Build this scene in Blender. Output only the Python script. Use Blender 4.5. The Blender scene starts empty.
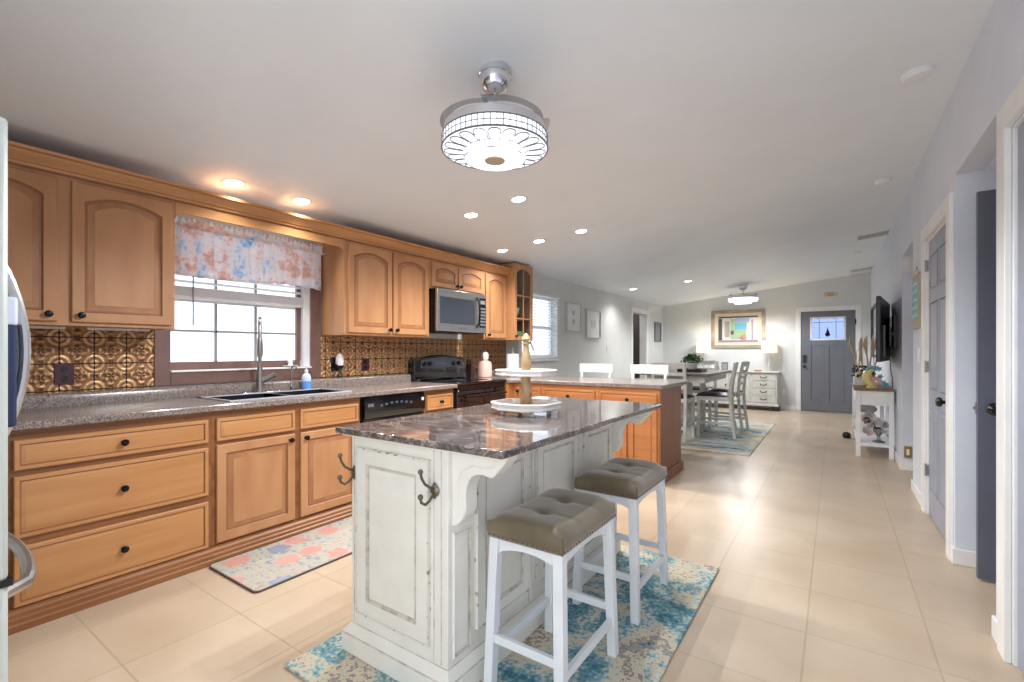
import bpy, bmesh, math, random
from mathutils import Vector, Matrix
random.seed(7)
PI = math.pi
scn = bpy.context.scene
COL = scn.collection

# ------------------------------------------------------------------ camera
cam_d = bpy.data.cameras.new('camera'); cam = bpy.data.objects.new('camera', cam_d); COL.objects.link(cam)
cam.location = (0, 0, 1.225)
cam.rotation_euler = (PI/2, 0, math.radians(34.5))
cam_d.sensor_width = 36; cam_d.lens = 470/1024*36; cam_d.shift_y = 10/1024; cam_d.clip_start = .02
scn.camera = cam
scn.cycles.diffuse_bounces = 10; scn.cycles.max_bounces = 16

# ------------------------------------------------------------------ world, exposure
w = bpy.data.worlds.new('sky'); scn.world = w; w.use_nodes = True
bg = w.node_tree.nodes['Background']; bg.inputs[0].default_value = (.95, .975, 1, 1); bg.inputs[1].default_value = 1.75
vs = scn.view_settings; vs.view_transform = 'Standard'; vs.look = 'None'; vs.exposure = .83; vs.gamma = 1; vs.use_curve_mapping = False
DOWNLIGHT_W = 15; DOWN_EMIT = 12; FAN_EMIT = .62; FAN_W = 14; LAMP_W = 1.2

# ------------------------------------------------------------------ helpers
def lin(c):
    return tuple(((v/255)/12.92 if v/255 <= .04045 else ((v/255+.055)/1.055)**2.4) for v in c)+(1,)
def newmat(name):
    m = bpy.data.materials.new(name); m.use_nodes = True
    return m, m.node_tree.nodes, m.node_tree.links, m.node_tree.nodes['Principled BSDF']
def ramp(N, stops):
    r = N.new('ShaderNodeValToRGB'); e = r.color_ramp.elements
    e[0].position, e[0].color = stops[0][0], lin(stops[0][1])
    e[1].position, e[1].color = stops[-1][0], lin(stops[-1][1])
    for p, c in stops[1:-1]:
        q = e.new(p); q.color = lin(c)
    return r
def mat(name, col, rough=.5, metal=0, col2=None, scale=5, stretch=(1, 1, 1), detail=4, lo=.35, hi=.65, bump=0, bscale=None, emit=None, es=1, coat=0, spec=None, alpha=None):
    m, N, L, B = newmat(name)
    B.inputs['Base Color'].default_value = lin(col); B.inputs['Roughness'].default_value = rough; B.inputs['Metallic'].default_value = metal
    if coat: B.inputs['Coat Weight'].default_value = coat; B.inputs['Coat Roughness'].default_value = .05
    if spec is not None: B.inputs['Specular IOR Level'].default_value = spec
    tc = N.new('ShaderNodeTexCoord'); mp = N.new('ShaderNodeMapping'); mp.inputs['Scale'].default_value = stretch
    L.new(tc.outputs['Object'], mp.inputs[0])
    nz = N.new('ShaderNodeTexNoise'); nz.inputs['Scale'].default_value = scale; nz.inputs['Detail'].default_value = detail
    L.new(mp.outputs[0], nz.inputs[0])
    if col2 is None: col2 = tuple(max(0, v*.965) for v in col)
    r = ramp(N, [(lo, col), (hi, col2)]); L.new(nz.outputs[0], r.inputs[0]); L.new(r.outputs[0], B.inputs['Base Color'])
    if bump:
        n2 = N.new('ShaderNodeTexNoise'); n2.inputs['Scale'].default_value = bscale or scale; L.new(mp.outputs[0], n2.inputs[0])
        b = N.new('ShaderNodeBump'); b.inputs['Strength'].default_value = bump; b.inputs['Distance'].default_value = .01
        L.new(n2.outputs[0], b.inputs['Height']); L.new(b.outputs[0], B.inputs['Normal'])
    if emit: B.inputs['Emission Color'].default_value = lin(emit); B.inputs['Emission Strength'].default_value = es
    return m
def glassmat(name, tint=(235, 240, 245), gloss=.08, rough=.02):
    m, N, L, B = newmat(name)
    t = N.new('ShaderNodeBsdfTransparent'); t.inputs[0].default_value = lin(tint)
    g = N.new('ShaderNodeBsdfGlossy'); g.inputs['Roughness'].default_value = rough
    mx = N.new('ShaderNodeMixShader'); mx.inputs[0].default_value = gloss
    L.new(t.outputs[0], mx.inputs[1]); L.new(g.outputs[0], mx.inputs[2]); L.new(mx.outputs[0], N['Material Output'].inputs[0])
    return m

class MB:
    """collects shapes; build() links them as one mesh object"""
    def __init__(s): s.bm = bmesh.new()
    def face(s, pts, mi=0):
        vs_ = [s.bm.verts.new(p) for p in pts]
        f = s.bm.faces.new(vs_); f.material_index = mi; return f
    def box(s, x0, x1, y0, y1, z0, z1, mi=0):
        v = [s.bm.verts.new(p) for p in ((x0,y0,z0),(x1,y0,z0),(x1,y1,z0),(x0,y1,z0),(x0,y0,z1),(x1,y0,z1),(x1,y1,z1),(x0,y1,z1))]
        for q in ((0,3,2,1),(4,5,6,7),(0,1,5,4),(1,2,6,5),(2,3,7,6),(3,0,4,7)):
            f = s.bm.faces.new([v[i] for i in q]); f.material_index = mi
        return s
    def bar(s, p, q, wx, wy, mi=0, taper=1):
        """square bar from p to q with half-ish widths wx, wy kept on world axes"""
        p, q = Vector(p), Vector(q); d = q-p
        if abs(d.z) >= max(abs(d.x), abs(d.y)): a, b = Vector((1,0,0)), Vector((0,1,0))
        elif abs(d.x) >= abs(d.y): a, b = Vector((0,1,0)), Vector((0,0,1))
        else: a, b = Vector((1,0,0)), Vector((0,0,1))
        vs_ = []
        for c, k in ((p, 1), (q, taper)):
            for sa, sb in ((-1,-1),(1,-1),(1,1),(-1,1)): vs_.append(s.bm.verts.new(c+a*sa*wx/2*k+b*sb*wy/2*k))
        for q_ in ((0,3,2,1),(4,5,6,7),(0,1,5,4),(1,2,6,5),(2,3,7,6),(3,0,4,7)):
            f = s.bm.faces.new([vs_[i] for i in q_]); f.material_index = mi
        return s
    def prism(s, poly, axis, a, b, mi=0):
        """polygon of 2D points extruded along axis 0/1/2 from a to b"""
        def P(u, v, t):
            return (t, u, v) if axis == 0 else ((u, t, v) if axis == 1 else (u, v, t))
        A = [s.bm.verts.new(P(u, v, a)) for u, v in poly]; B = [s.bm.verts.new(P(u, v, b)) for u, v in poly]
        n = len(poly)
        for i in range(n):
            f = s.bm.faces.new((A[i], A[(i+1) % n], B[(i+1) % n], B[i])); f.material_index = mi
        f = s.bm.faces.new(list(reversed(A))); f.material_index = mi
        f = s.bm.faces.new(B); f.material_index = mi
        return s
    def lathe(s, prof, c=(0,0,0), axis=(0,0,1), seg=20, mi=0):
        c = Vector(c); ax = Vector(axis).normalized()
        u = ax.orthogonal().normalized(); v = ax.cross(u)
        rings = []
        for r, h in prof:
            if r < 1e-6: rings.append([s.bm.verts.new(c+ax*h)])
            else: rings.append([s.bm.verts.new(c+ax*h+(u*math.cos(2*PI*i/seg)+v*math.sin(2*PI*i/seg))*r) for i in range(seg)])
        for R, S in zip(rings, rings[1:]):
            for i in range(seg):
                j = (i+1) % seg
                if len(R) == 1 and len(S) == 1: continue
                if len(R) == 1: f = s.bm.faces.new((R[0], S[j], S[i]))
                elif len(S) == 1: f = s.bm.faces.new((R[i], R[j], S[0]))
                else: f = s.bm.faces.new((R[i], R[j], S[j], S[i]))
                f.material_index = mi
        for R, rev in ((rings[0], 1), (rings[-1], 0)):
            if len(R) > 2:
                f = s.bm.faces.new(list(reversed(R)) if rev else R); f.material_index = mi
        return s
    def cyl(s, p, q, r, r2=None, seg=14, mi=0):
        p, q = Vector(p), Vector(q)
        return s.lathe([(r, 0), (r if r2 is None else r2, (q-p).length)], p, q-p, seg, mi)
    def tube(s, pts, r, seg=8, mi=0, closed=False):
        pts = [Vector(p) for p in pts]; n = len(pts); rings = []; u = None
        for i, p in enumerate(pts):
            a = pts[(i-1) % n] if (closed or i) else p; b = pts[(i+1) % n] if (closed or i < n-1) else p
            t = (b-a).normalized()
            u = t.orthogonal().normalized() if u is None else (u-t*u.dot(t)).normalized()
            v = t.cross(u); rr = r[i] if isinstance(r, (list, tuple)) else r
            rings.append([s.bm.verts.new(p+(u*math.cos(2*PI*k/seg)+v*math.sin(2*PI*k/seg))*rr) for k in range(seg)])
        for i in range(n if closed else n-1):
            R, S = rings[i], rings[(i+1) % n]
            for k in range(seg):
                f = s.bm.faces.new((R[k], R[(k+1) % seg], S[(k+1) % seg], S[k])); f.material_index = mi
        if not closed:
            s.bm.faces.new(list(reversed(rings[0]))).material_index = mi; s.bm.faces.new(rings[-1]).material_index = mi
        return s
    def ball(s, c, r, seg=12, mi=0, sc=(1,1,1)):
        c = Vector(c); rows = max(4, seg//2); rings = []
        for i in range(1, rows):
            t = PI*i/rows
            rings.append([s.bm.verts.new((c.x+r*sc[0]*math.sin(t)*math.cos(2*PI*k/seg), c.y+r*sc[1]*math.sin(t)*math.sin(2*PI*k/seg), c.z+r*sc[2]*math.cos(t))) for k in range(seg)])
        top = s.bm.verts.new((c.x, c.y, c.z+r*sc[2])); bot = s.bm.verts.new((c.x, c.y, c.z-r*sc[2]))
        for k in range(seg):
            j = (k+1) % seg
            s.bm.faces.new((top, rings[0][k], rings[0][j])).material_index = mi
            s.bm.faces.new((bot, rings[-1][j], rings[-1][k])).material_index = mi
            for R, S in zip(rings, rings[1:]): s.bm.faces.new((R[k], S[k], S[j], R[j])).material_index = mi
        return s
    def panel(s, o, u, v, n, W, H, stile=.055, arch=0, t=.02, mi=0, gi=1, low=.008, back=True, bi=None):
        """raised-panel front: o corner, u across, v up, n outward"""
        o, u, v, n = Vector(o), Vector(u), Vector(v), Vector(n); K = 9
        q = 1 if stile > .03 else .45
        spec = [(0, 0, 0), (0, t-.003, 0), (.004, t, 0), (stile, t, 1), (stile+.007*q, t-low, 1), (stile+.015*q, t-low, 1), (stile+.042*q, t-.001, 1), (stile+.046*q, t-.001, 1)]
        loops = []
        for ins, h, ar in spec:
            pts = [(ins, ins), (W-ins, ins)]
            for k in range(K):
                x = W-ins-(W-2*ins)*k/(K-1); c = (x-W/2)/(W/2-ins)
                pts.append((x, H-ins-ar*arch*c*c))
            loops.append([s.bm.verts.new(o+u*a+v*b+n*h) for a, b in pts])
        m = len(loops[0]); s_ = u.cross(v).dot(n)
        for li, (A, B) in enumerate(zip(loops, loops[1:])):
            for i in range(m):
                j = (i+1) % m; q = (A[i], A[j], B[j], B[i])
                f = s.bm.faces.new(q if s_ > 0 else q[::-1]); f.material_index = gi if li in (3, 4) else (bi if (li == 5 and bi is not None) else mi)
        f = s.bm.faces.new(loops[-1] if s_ > 0 else loops[-1][::-1]); f.material_index = mi
        if back:
            f = s.bm.faces.new(loops[0][::-1] if s_ > 0 else loops[0]); f.material_index = mi
        return s
    def build(s, name, mats, parent=None, bevel=0, smooth=True, local=False, loc=None, ang=35):
        bmesh.ops.recalc_face_normals(s.bm, faces=s.bm.faces) if bevel != -1 else None
        me = bpy.data.meshes.new(name); off = Vector((0, 0, 0))
        if parent is not None and not local:
            r = parent
            while r is not None: off -= r.location; r = r.parent
        if loc is not None: off = -Vector(loc)
        if off.length: bmesh.ops.translate(s.bm, verts=s.bm.verts, vec=off)
        s.bm.to_mesh(me); s.bm.free()
        o = bpy.data.objects.new(name, me); COL.objects.link(o)
        for m in (mats if isinstance(mats, (list, tuple)) else [mats]): me.materials.append(m)
        if smooth:
            me.polygons.foreach_set('use_smooth', [True]*len(me.polygons)); me.set_sharp_from_angle(angle=math.radians(ang))
        if bevel > 0:
            b = o.modifiers.new('bevel', 'BEVEL'); b.width = bevel; b.segments = 2; b.limit_method = 'ANGLE'; b.angle_limit = math.radians(50)
        if parent is not None: o.parent = parent
        if loc is not None: o.location = loc
        return o
def thing(name, label, cat, loc=(0,0,0), rz=0, group=None):
    o = bpy.data.objects.new(name, None); COL.objects.link(o); o.location = loc; o.rotation_euler = (0, 0, rz)
    o.empty_display_size = .1
    return tag(o, label, cat, group)
def tag(o, label, cat, group=None):
    o['label'] = label; o['category'] = cat
    if group: o['group'] = group
    return o
def struct(o): o['kind'] = 'structure'; return o
def lab(o, s): o['label'] = s; return o
def dup(root, loc, rz=None, label=None):
    def cp(o, par):
        c = o.copy(); COL.objects.link(c); c.parent = par
        for ch in [q for q in bpy.data.objects if q.parent == o and q != c]: cp(ch, c)
        return c
    r = cp(root, None); r.location = loc
    if rz is not None: r.rotation_euler = (0, 0, rz)
    if label: r['label'] = label
    return r
def ceil_z(x): return 2.29+.1149*(x+3.39)

# ------------------------------------------------------------------ materials
M = {}
M['wall'] = mat('wall_paint', (214, 216, 216), .75, col2=(209, 212, 212), scale=3, bump=.08, bscale=60)
M['wall_blue'] = mat('wall_paint_hall', (218, 224, 236), .75, col2=(213, 219, 232), scale=3, bump=.08, bscale=60)
M['ceiling'] = mat('ceiling_paint', (232, 238, 244), .5, col2=(228, 234, 240), scale=2, bump=.06, bscale=14)
M['trim'] = mat('white_trim', (236, 236, 236), .4)
M['maple'] = mat('honey_maple', (188, 140, 99), .48, col2=(168, 117, 77), scale=3.2, stretch=(6, 2.2, .55), detail=6, lo=.3, hi=.75, coat=.0)
M['maple_h'] = mat('honey_maple_horizontal', (196, 144, 94), .38, col2=(176, 120, 72), scale=3.2, stretch=(6, .5, 6), detail=6, lo=.3, hi=.75, coat=.15)
M['maple_x'] = mat('warm_maple', (184, 122, 74), .38, col2=(164, 100, 56), scale=3.2, stretch=(.6, 6, 6), detail=6, lo=.3, hi=.75, coat=.15)
M['glaze'] = mat('brown_glaze', (148, 98, 64), .5)
M['maple_rail'] = mat('glazed_rail', (150, 100, 62), .4, col2=(126, 80, 46), scale=3, stretch=(6, .5, 6))
M['maple_end'] = mat('brown_end_panel', (150, 96, 60), .35, col2=(134, 82, 50), scale=2.5, stretch=(3, 3, .5), detail=5)
M['brown'] = mat('mauve_brown_casing', (122, 92, 84), .45, col2=(108, 80, 74), scale=5)
M['knob'] = mat('dark_bronze', (38, 34, 40), .25, .7)
M['black'] = mat('black_plastic', (16, 16, 18), .25)
M['gloss_black'] = mat('gloss_black', (10, 11, 15), .08, coat=.5)
M['burner'] = mat('burner_grey', (60, 60, 64), .4)
M['button'] = mat('button_grey', (70, 74, 84), .3)
M['steel'] = mat('stainless', (176, 176, 178), .3, .85, col2=(160, 160, 163), scale=6, stretch=(1, .3, 14))
M['fridge'] = mat('fridge_grey', (196, 202, 198), .4, .1)
M['chrome'] = mat('chrome', (225, 226, 230), .08, 1)
M['white'] = mat('white_paint', (232, 234, 236), .4)
M['stool'] = mat('stool_white', (228, 234, 240), .35)
M['ceramic'] = mat('white_ceramic', (238, 237, 234), .2)
M['grey_door'] = mat('grey_door_paint', (150, 157, 174), .4)
M['slate_door'] = mat('slate_door_paint', (96, 100, 116), .4)
M['front_door'] = mat('front_door_paint', (112, 115, 124), .45)
M['distress_line'] = mat('worn_edge', (224, 222, 214), .6, col2=(126, 112, 100), scale=34, detail=5, lo=.57, hi=.68)
M['distress'] = mat('distressed_white', (233, 232, 226), .5, col2=(226, 225, 218), scale=8, detail=6)
M['glass'] = glassmat('clear_glass')
M['cab_glass'] = glassmat('cabinet_glass', (235, 235, 232), .07, .05)
M['brass'] = mat('brass', (180, 150, 90), .3, .9)
M['silver'] = mat('silver_metal', (150, 150, 152), .3, .8)
M['iron'] = mat('antique_pewter', (118, 112, 100), .35, .8)
M['dark_glass'] = mat('oven_glass', (22, 20, 24), .06, coat=.6)
M['mw_glass'] = mat('microwave_glass', (58, 64, 74), .1)
M['leather'] = mat('dark_brown_leather', (38, 24, 24), .45)
M['bulb'] = mat('lit_lens', (255, 252, 246), .5, emit=(255, 250, 240), es=DOWN_EMIT)
M['crystal'] = mat('lit_crystal', (240, 245, 255), .3, emit=(244, 248, 255), es=FAN_EMIT)
M['wire'] = mat('chrome_wire', (120, 122, 128), .3, .6)
M['blind'] = mat('blind_white', (228, 226, 226), .5)
M['green'] = mat('leaf_green', (78, 126, 48), .5, col2=(44, 88, 30), scale=30)
M['wood_dark'] = mat('dark_wood', (52, 34, 30), .35)
M['bead_wood'] = mat('washed_wood', (190, 164, 130), .6, col2=(160, 130, 96), scale=14, stretch=(3, 3, 1))
M['console_top'] = mat('brown_plank_top', (142, 108, 74), .5, col2=(112, 82, 54), scale=6, stretch=(6, 1, 1))
M['tabletop'] = mat('weathered_grey_top', (118, 108, 104), .3, col2=(92, 84, 82), scale=6, stretch=(1, 5, 1))
M['distressed_grey'] = mat('antique_white_wood', (208, 208, 204), .5, col2=(198, 197, 192), scale=12, detail=6)

# floor tiles
m, N, L, B = newmat('floor_tile'); M['tile'] = m
tc = N.new('ShaderNodeTexCoord'); mp = N.new('ShaderNodeMapping'); mp.inputs['Location'].default_value = (.541+.437*20, -1.967+.4395*20, 0)
L.new(tc.outputs['Object'], mp.inputs[0])
br = N.new('ShaderNodeTexBrick'); br.offset = 0; br.squash = 1
br.inputs['Scale'].default_value = 1; br.inputs['Brick Width'].default_value = .437; br.inputs['Row Height'].default_value = .4395
br.inputs['Mortar Size'].default_value = .0042; br.inputs['Mortar Smooth'].default_value = .15; br.inputs['Bias'].default_value = 0
br.inputs['Color1'].default_value = lin((200, 184, 164)); br.inputs['Color2'].default_value = lin((194, 177, 156)); br.inputs['Mortar'].default_value = lin((182, 166, 142))
L.new(mp.outputs[0], br.inputs[0])
nz = N.new('ShaderNodeTexNoise'); nz.inputs['Scale'].default_value = 2.2; nz.inputs['Detail'].default_value = 6; L.new(tc.outputs['Object'], nz.inputs[0])
r = ramp(N, [(.3, (255, 255, 255)), (.72, (232, 226, 220))]); L.new(nz.outputs[0], r.inputs[0])
mx = N.new('ShaderNodeMixRGB'); mx.blend_type = 'MULTIPLY'; mx.inputs[0].default_value = 1
L.new(br.outputs[0], mx.inputs[1]); L.new(r.outputs[0], mx.inputs[2]); L.new(mx.outputs[0], B.inputs['Base Color'])
B.inputs['Roughness'].default_value = .32
bp = N.new('ShaderNodeBump'); bp.inputs['Strength'].default_value = .4; bp.inputs['Distance'].default_value = .002; bp.invert = True
L.new(br.outputs['Fac'], bp.inputs['Height']); L.new(bp.outputs[0], B.inputs['Normal'])

# speckled laminate
def speck(name, stops, sc, rough):
    m, N, L, B = newmat(name)
    tc = N.new('ShaderNodeTexCoord'); vo = N.new('ShaderNodeTexVoronoi'); vo.inputs['Scale'].default_value = sc
    nz = N.new('ShaderNodeTexNoise'); nz.inputs['Scale'].default_value = sc*.35; nz.inputs['Detail'].default_value = 8; nz.inputs['Roughness'].default_value = .75
    L.new(tc.outputs['Object'], vo.inputs[0]); L.new(tc.outputs['Object'], nz.inputs[0])
    sp = N.new('ShaderNodeSeparateColor'); L.new(vo.outputs['Color'], sp.inputs[0])
    mx = N.new('ShaderNodeMath'); mx.operation = 'MULTIPLY_ADD'; mx.inputs[1].default_value = .35; L.new(sp.outputs[0], mx.inputs[0])
    m2 = N.new('ShaderNodeMath'); m2.operation = 'MULTIPLY'; m2.inputs[1].default_value = .65; L.new(nz.outputs[0], m2.inputs[0]); L.new(m2.outputs[0], mx.inputs[2])
    r = ramp(N, stops); L.new(mx.outputs[0], r.inputs[0]); L.new(r.outputs[0], B.inputs['Base Color']); B.inputs['Roughness'].default_value = rough
    return m
M['laminate'] = speck('speckled_laminate', [(.30, (72, 64, 64)), (.42, (112, 101, 96)), (.55, (136, 124, 118)), (.7, (158, 146, 140))], 210, .2)
# island marble
m, N, L, B = newmat('brown_marble'); M['marble'] = m
tc = N.new('ShaderNodeTexCoord'); mp = N.new('ShaderNodeMapping'); mp.inputs['Rotation'].default_value = (0, 0, .5); mp.inputs['Scale'].default_value = (1, 2.2, 1)
L.new(tc.outputs['Object'], mp.inputs[0])
nz = N.new('ShaderNodeTexNoise'); nz.inputs['Scale'].default_value = 4.2; nz.inputs['Detail'].default_value = 10; nz.inputs['Roughness'].default_value = .68; nz.inputs['Distortion'].default_value = 2.4
L.new(mp.outputs[0], nz.inputs[0])
r = ramp(N, [(.28, (44, 40, 42)), (.38, (84, 75, 74)), (.44, (126, 114, 110)), (.48, (72, 64, 64)), (.53, (100, 88, 84)), (.57, (164, 152, 146)), (.61, (108, 92, 84)), (.72, (62, 56, 58))])
L.new(nz.outputs[0], r.inputs[0]); L.new(r.outputs[0], B.inputs['Base Color']); B.inputs['Roughness'].default_value = .06; B.inputs['Coat Weight'].default_value = .5; B.inputs['Coat Roughness'].default_value = .03

# pressed tin backsplash: ring and corner ornament per tile as bump
m, N, L, B = newmat('pressed_tin'); M['tin'] = m
tc = N.new('ShaderNodeTexCoord'); sx = N.new('ShaderNodeSeparateXYZ'); L.new(tc.outputs['Object'], sx.inputs[0])
def mth(op, a, b=None, c=None):
    n = N.new('ShaderNodeMath'); n.operation = op
    for i, v in enumerate((a, b, c)):
        if v is None: continue
        if isinstance(v, (int, float)): n.inputs[i].default_value = v
        else: L.new(v, n.inputs[i])
    return n.outputs[0]
def cell(src, off, s): return mth('SUBTRACT', mth('FRACT', mth('DIVIDE', mth('ADD', src, off), s)), .5)
cu = cell(sx.outputs[1], 0-.735+.152*20, .152); cv = cell(sx.outputs[2], -1.0+.152*20, .152)
au, av = mth('ABSOLUTE', cu), mth('ABSOLUTE', cv)
rr = mth('SQRT', mth('ADD', mth('MULTIPLY', cu, cu), mth('MULTIPLY', cv, cv)))
du, dv = mth('SUBTRACT', .5, au), mth('SUBTRACT', .5, av)
rc = mth('SQRT', mth('ADD', mth('MULTIPLY', du, du), mth('MULTIPLY', dv, dv)))
arcs = mth('ABSOLUTE', mth('SINE', mth('MULTIPLY', rc, 17)))
ang = mth('ARCTAN2', cv, cu); pet = mth('MULTIPLY', mth('COSINE', mth('MULTIPLY', ang, 4)), mth('SINE', mth('MULTIPLY', rr, 24)))
inner = mth('LESS_THAN', rc, .42)
pat = mth('ADD', mth('MULTIPLY', arcs, inner), mth('MULTIPLY', pet, mth('SUBTRACT', 1, inner)))
edge = mth('GREATER_THAN', mth('MAXIMUM', au, av), .475)
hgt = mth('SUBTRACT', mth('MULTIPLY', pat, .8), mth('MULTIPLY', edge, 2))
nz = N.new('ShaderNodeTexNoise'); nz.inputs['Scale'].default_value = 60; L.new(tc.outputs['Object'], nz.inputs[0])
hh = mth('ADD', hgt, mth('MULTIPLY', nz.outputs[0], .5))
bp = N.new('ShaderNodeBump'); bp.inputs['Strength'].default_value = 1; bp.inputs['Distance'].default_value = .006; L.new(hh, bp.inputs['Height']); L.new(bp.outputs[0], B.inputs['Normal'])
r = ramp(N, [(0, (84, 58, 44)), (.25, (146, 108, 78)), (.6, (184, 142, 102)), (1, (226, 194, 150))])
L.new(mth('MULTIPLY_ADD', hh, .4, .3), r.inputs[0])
L.new(r.outputs[0], B.inputs['Base Color']); B.inputs['Metallic'].default_value = .55; B.inputs['Roughness'].default_value = .38

# printed fabrics
def blotch(name, stops, sc, rough=.9, dist=1.0, base=None, sc2=None, stretch=(1,1,1), bump=.3, translucent=0):
    m, N, L, B = newmat(name)
    tc = N.new('ShaderNodeTexCoord'); mp = N.new('ShaderNodeMapping'); mp.inputs['Scale'].default_value = stretch; L.new(tc.outputs['Object'], mp.inputs[0])
    a = N.new('ShaderNodeTexNoise'); a.inputs['Scale'].default_value = sc; a.inputs['Detail'].default_value = 5; a.inputs['Distortion'].default_value = dist; a.inputs['Roughness'].default_value = .65
    L.new(mp.outputs[0], a.inputs[0])
    b = N.new('ShaderNodeTexNoise'); b.inputs['Scale'].default_value = sc2 or sc*14; b.inputs['Detail'].default_value = 3; L.new(mp.outputs[0], b.inputs[0])
    s1 = N.new('ShaderNodeMath'); s1.operation = 'MULTIPLY_ADD'; s1.inputs[1].default_value = .3; L.new(b.outputs[0], s1.inputs[0])
    s2 = N.new('ShaderNodeMath'); s2.operation = 'MULTIPLY'; s2.inputs[1].default_value = .7; L.new(a.outputs[0], s2.inputs[0]); L.new(s2.outputs[0], s1.inputs[2])
    r = ramp(N, stops); r.color_ramp.interpolation = 'LINEAR'; L.new(s1.outputs[0], r.inputs[0]); L.new(r.outputs[0], B.inputs['Base Color'])
    B.inputs['Roughness'].default_value = rough; B.inputs['Specular IOR Level'].default_value = .15
    bp = N.new('ShaderNodeBump'); bp.inputs['Strength'].default_value = bump; bp.inputs['Distance'].default_value = .003; L.new(b.outputs[0], bp.inputs['Height']); L.new(bp.outputs[0], B.inputs['Normal'])
    if translucent:
        tl = N.new('ShaderNodeBsdfTranslucent'); L.new(r.outputs[0], tl.inputs[0]); ms = N.new('ShaderNodeMixShader'); ms.inputs[0].default_value = translucent
        L.new(B.outputs[0], ms.inputs[1]); L.new(tl.outputs[0], ms.inputs[2]); L.new(ms.outputs[0], N['Material Output'].inputs[0])
    return m
M['rug'] = blotch('abstract_rug', [(.30, (44, 72, 90)), (.40, (74, 124, 142)), (.46, (118, 156, 166)), (.495, (164, 184, 186)), (.525, (206, 198, 176)), (.57, (206, 194, 172)), (.60, (128, 122, 128)), (.63, (176, 172, 164)), (.7, (62, 106, 128))], 3.2, dist=.7, sc2=60)
M['rug2'] = blotch('blue_grey_rug', [(.34, (44, 92, 130)), (.41, (96, 140, 170)), (.46, (176, 190, 194)), (.52, (208, 202, 186)), (.6, (186, 176, 156)), (.66, (90, 88, 86)), (.7, (190, 186, 176))], 1.6, dist=.6, sc2=22, stretch=(.8, 2.0, 1))
M['valance'] = blotch('coral_shell_print', [(.33, (150, 200, 236)), (.42, (208, 226, 246)), (.47, (250, 246, 246)), (.53, (250, 244, 244)), (.58, (244, 206, 202)), (.61, (226, 204, 184)), (.64, (248, 242, 240)), (.7, (214, 220, 190))], 4.5, dist=.9, sc2=42, translucent=.6)
# kitchen mat with round shell blotches
m, N, L, B = newmat('shell_mat'); M['mat'] = m
tc = N.new('ShaderNodeTexCoord'); vo = N.new('ShaderNodeTexVoronoi'); vo.inputs['Scale'].default_value = 5.2; vo.inputs['Randomness'].default_value = .55; L.new(tc.outputs['Object'], vo.inputs[0])
nz = N.new('ShaderNodeTexNoise'); nz.inputs['Scale'].default_value = 30; nz.inputs['Detail'].default_value = 6; L.new(tc.outputs['Object'], nz.inputs[0])
sp = N.new('ShaderNodeSeparateColor'); L.new(vo.outputs['Color'], sp.inputs[0])
rc_ = ramp(N, [(0, (204, 134, 124)), (.3, (206, 146, 134)), (.40, (118, 132, 164)), (.6, (132, 146, 172)), (.7, (160, 176, 166)), (1, (176, 182, 164))]); rc_.color_ramp.interpolation = 'CONSTANT'
L.new(sp.outputs[0], rc_.inputs[0])
def mth2(op, a, b): 
    n = N.new('ShaderNodeMath'); n.operation = op
    for i, v in enumerate((a, b)):
        if isinstance(v, (int, float)): n.inputs[i].default_value = v
        else: L.new(v, n.inputs[i])
    return n.outputs[0]
dd = mth2('ADD', vo.outputs['Distance'], mth2('MULTIPLY', mth2('SUBTRACT', nz.outputs[0], .5), .6))
fac = mth2('LESS_THAN', dd, .36)
bgc = ramp(N, [(.35, (132, 146, 160)), (.46, (172, 172, 164)), (.56, (178, 174, 162)), (.68, (172, 150, 138))]); L.new(nz.outputs[0], bgc.inputs[0])
mx = N.new('ShaderNodeMixRGB'); L.new(mth2('MULTIPLY', fac, .72), mx.inputs[0]); L.new(bgc.outputs[0], mx.inputs[1]); L.new(rc_.outputs[0], mx.inputs[2])
L.new(mx.outputs[0], B.inputs['Base Color']); B.inputs['Roughness'].default_value = .7
M['velvet'] = mat('olive_velvet', (112, 99, 74), .45, col2=(92, 80, 58), scale=6, detail=3)
M['velvet'].node_tree.nodes['Principled BSDF'].inputs['Sheen Weight'].default_value = .5

# ------------------------------------------------------------------ the setting
FAR = 11.35; DX = -3.40; KX = -3.60; RX = .57
o = MB().box(-4.6, 2.0, -1.3, FAR+.15, -.1, 0).build('floor', M['tile'], smooth=False); struct(o)
b = MB(); xa, xb = -3.75, .70
b.prism([(xa, ceil_z(xa)), (xb, ceil_z(xb)), (xb, ceil_z(xb)+.1), (xa, ceil_z(xa)+.1)], 1, -1.3, FAR+.15)
struct(b.build('ceiling', M['ceiling'], smooth=False))
# kitchen wall with window opening
WY0, WY1, WZ0, WZ1 = 1.27, 2.27, 1.09, 2.08
b = MB()
b.box(KX-.15, KX, -.55, WY0, 0, 2.30); b.box(KX-.15, KX, WY1, 5.10, 0, 2.30); b.box(KX-.15, KX, WY0, WY1, 0, WZ0); b.box(KX-.15, KX, WY0, WY1, WZ1, 2.30)
struct(b.build('wall_left', M['wall'], smooth=False))
b = MB(); b.box(-3.75, -1.2, -.67, -.55, 0, 2.5); struct(b.build('wall_back', M['wall'], smooth=False))
# dining wall with window and doorway
b = MB(); top = ceil_z(DX)+.03; T = .14
VY0, VY1, VZ0, VZ1 = 5.165, 6.10, 1.13, 2.0
DY0, DY1, DZ = 9.27, 10.12, 2.02
b.box(DX-T-.06, DX, 5.10, VY0, 0, top); b.box(DX-T, DX, VY1, DY0, 0, top); b.box(DX-T, DX, DY1, FAR, 0, top)
b.box(DX-T, DX, VY0, VY1, 0, VZ0); b.box(DX-T, DX, VY0, VY1, VZ1, top); b.box(DX-T, DX, DY0, DY1, DZ, top)
struct(b.build('wall_dining', M['wall'], smooth=False))
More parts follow.
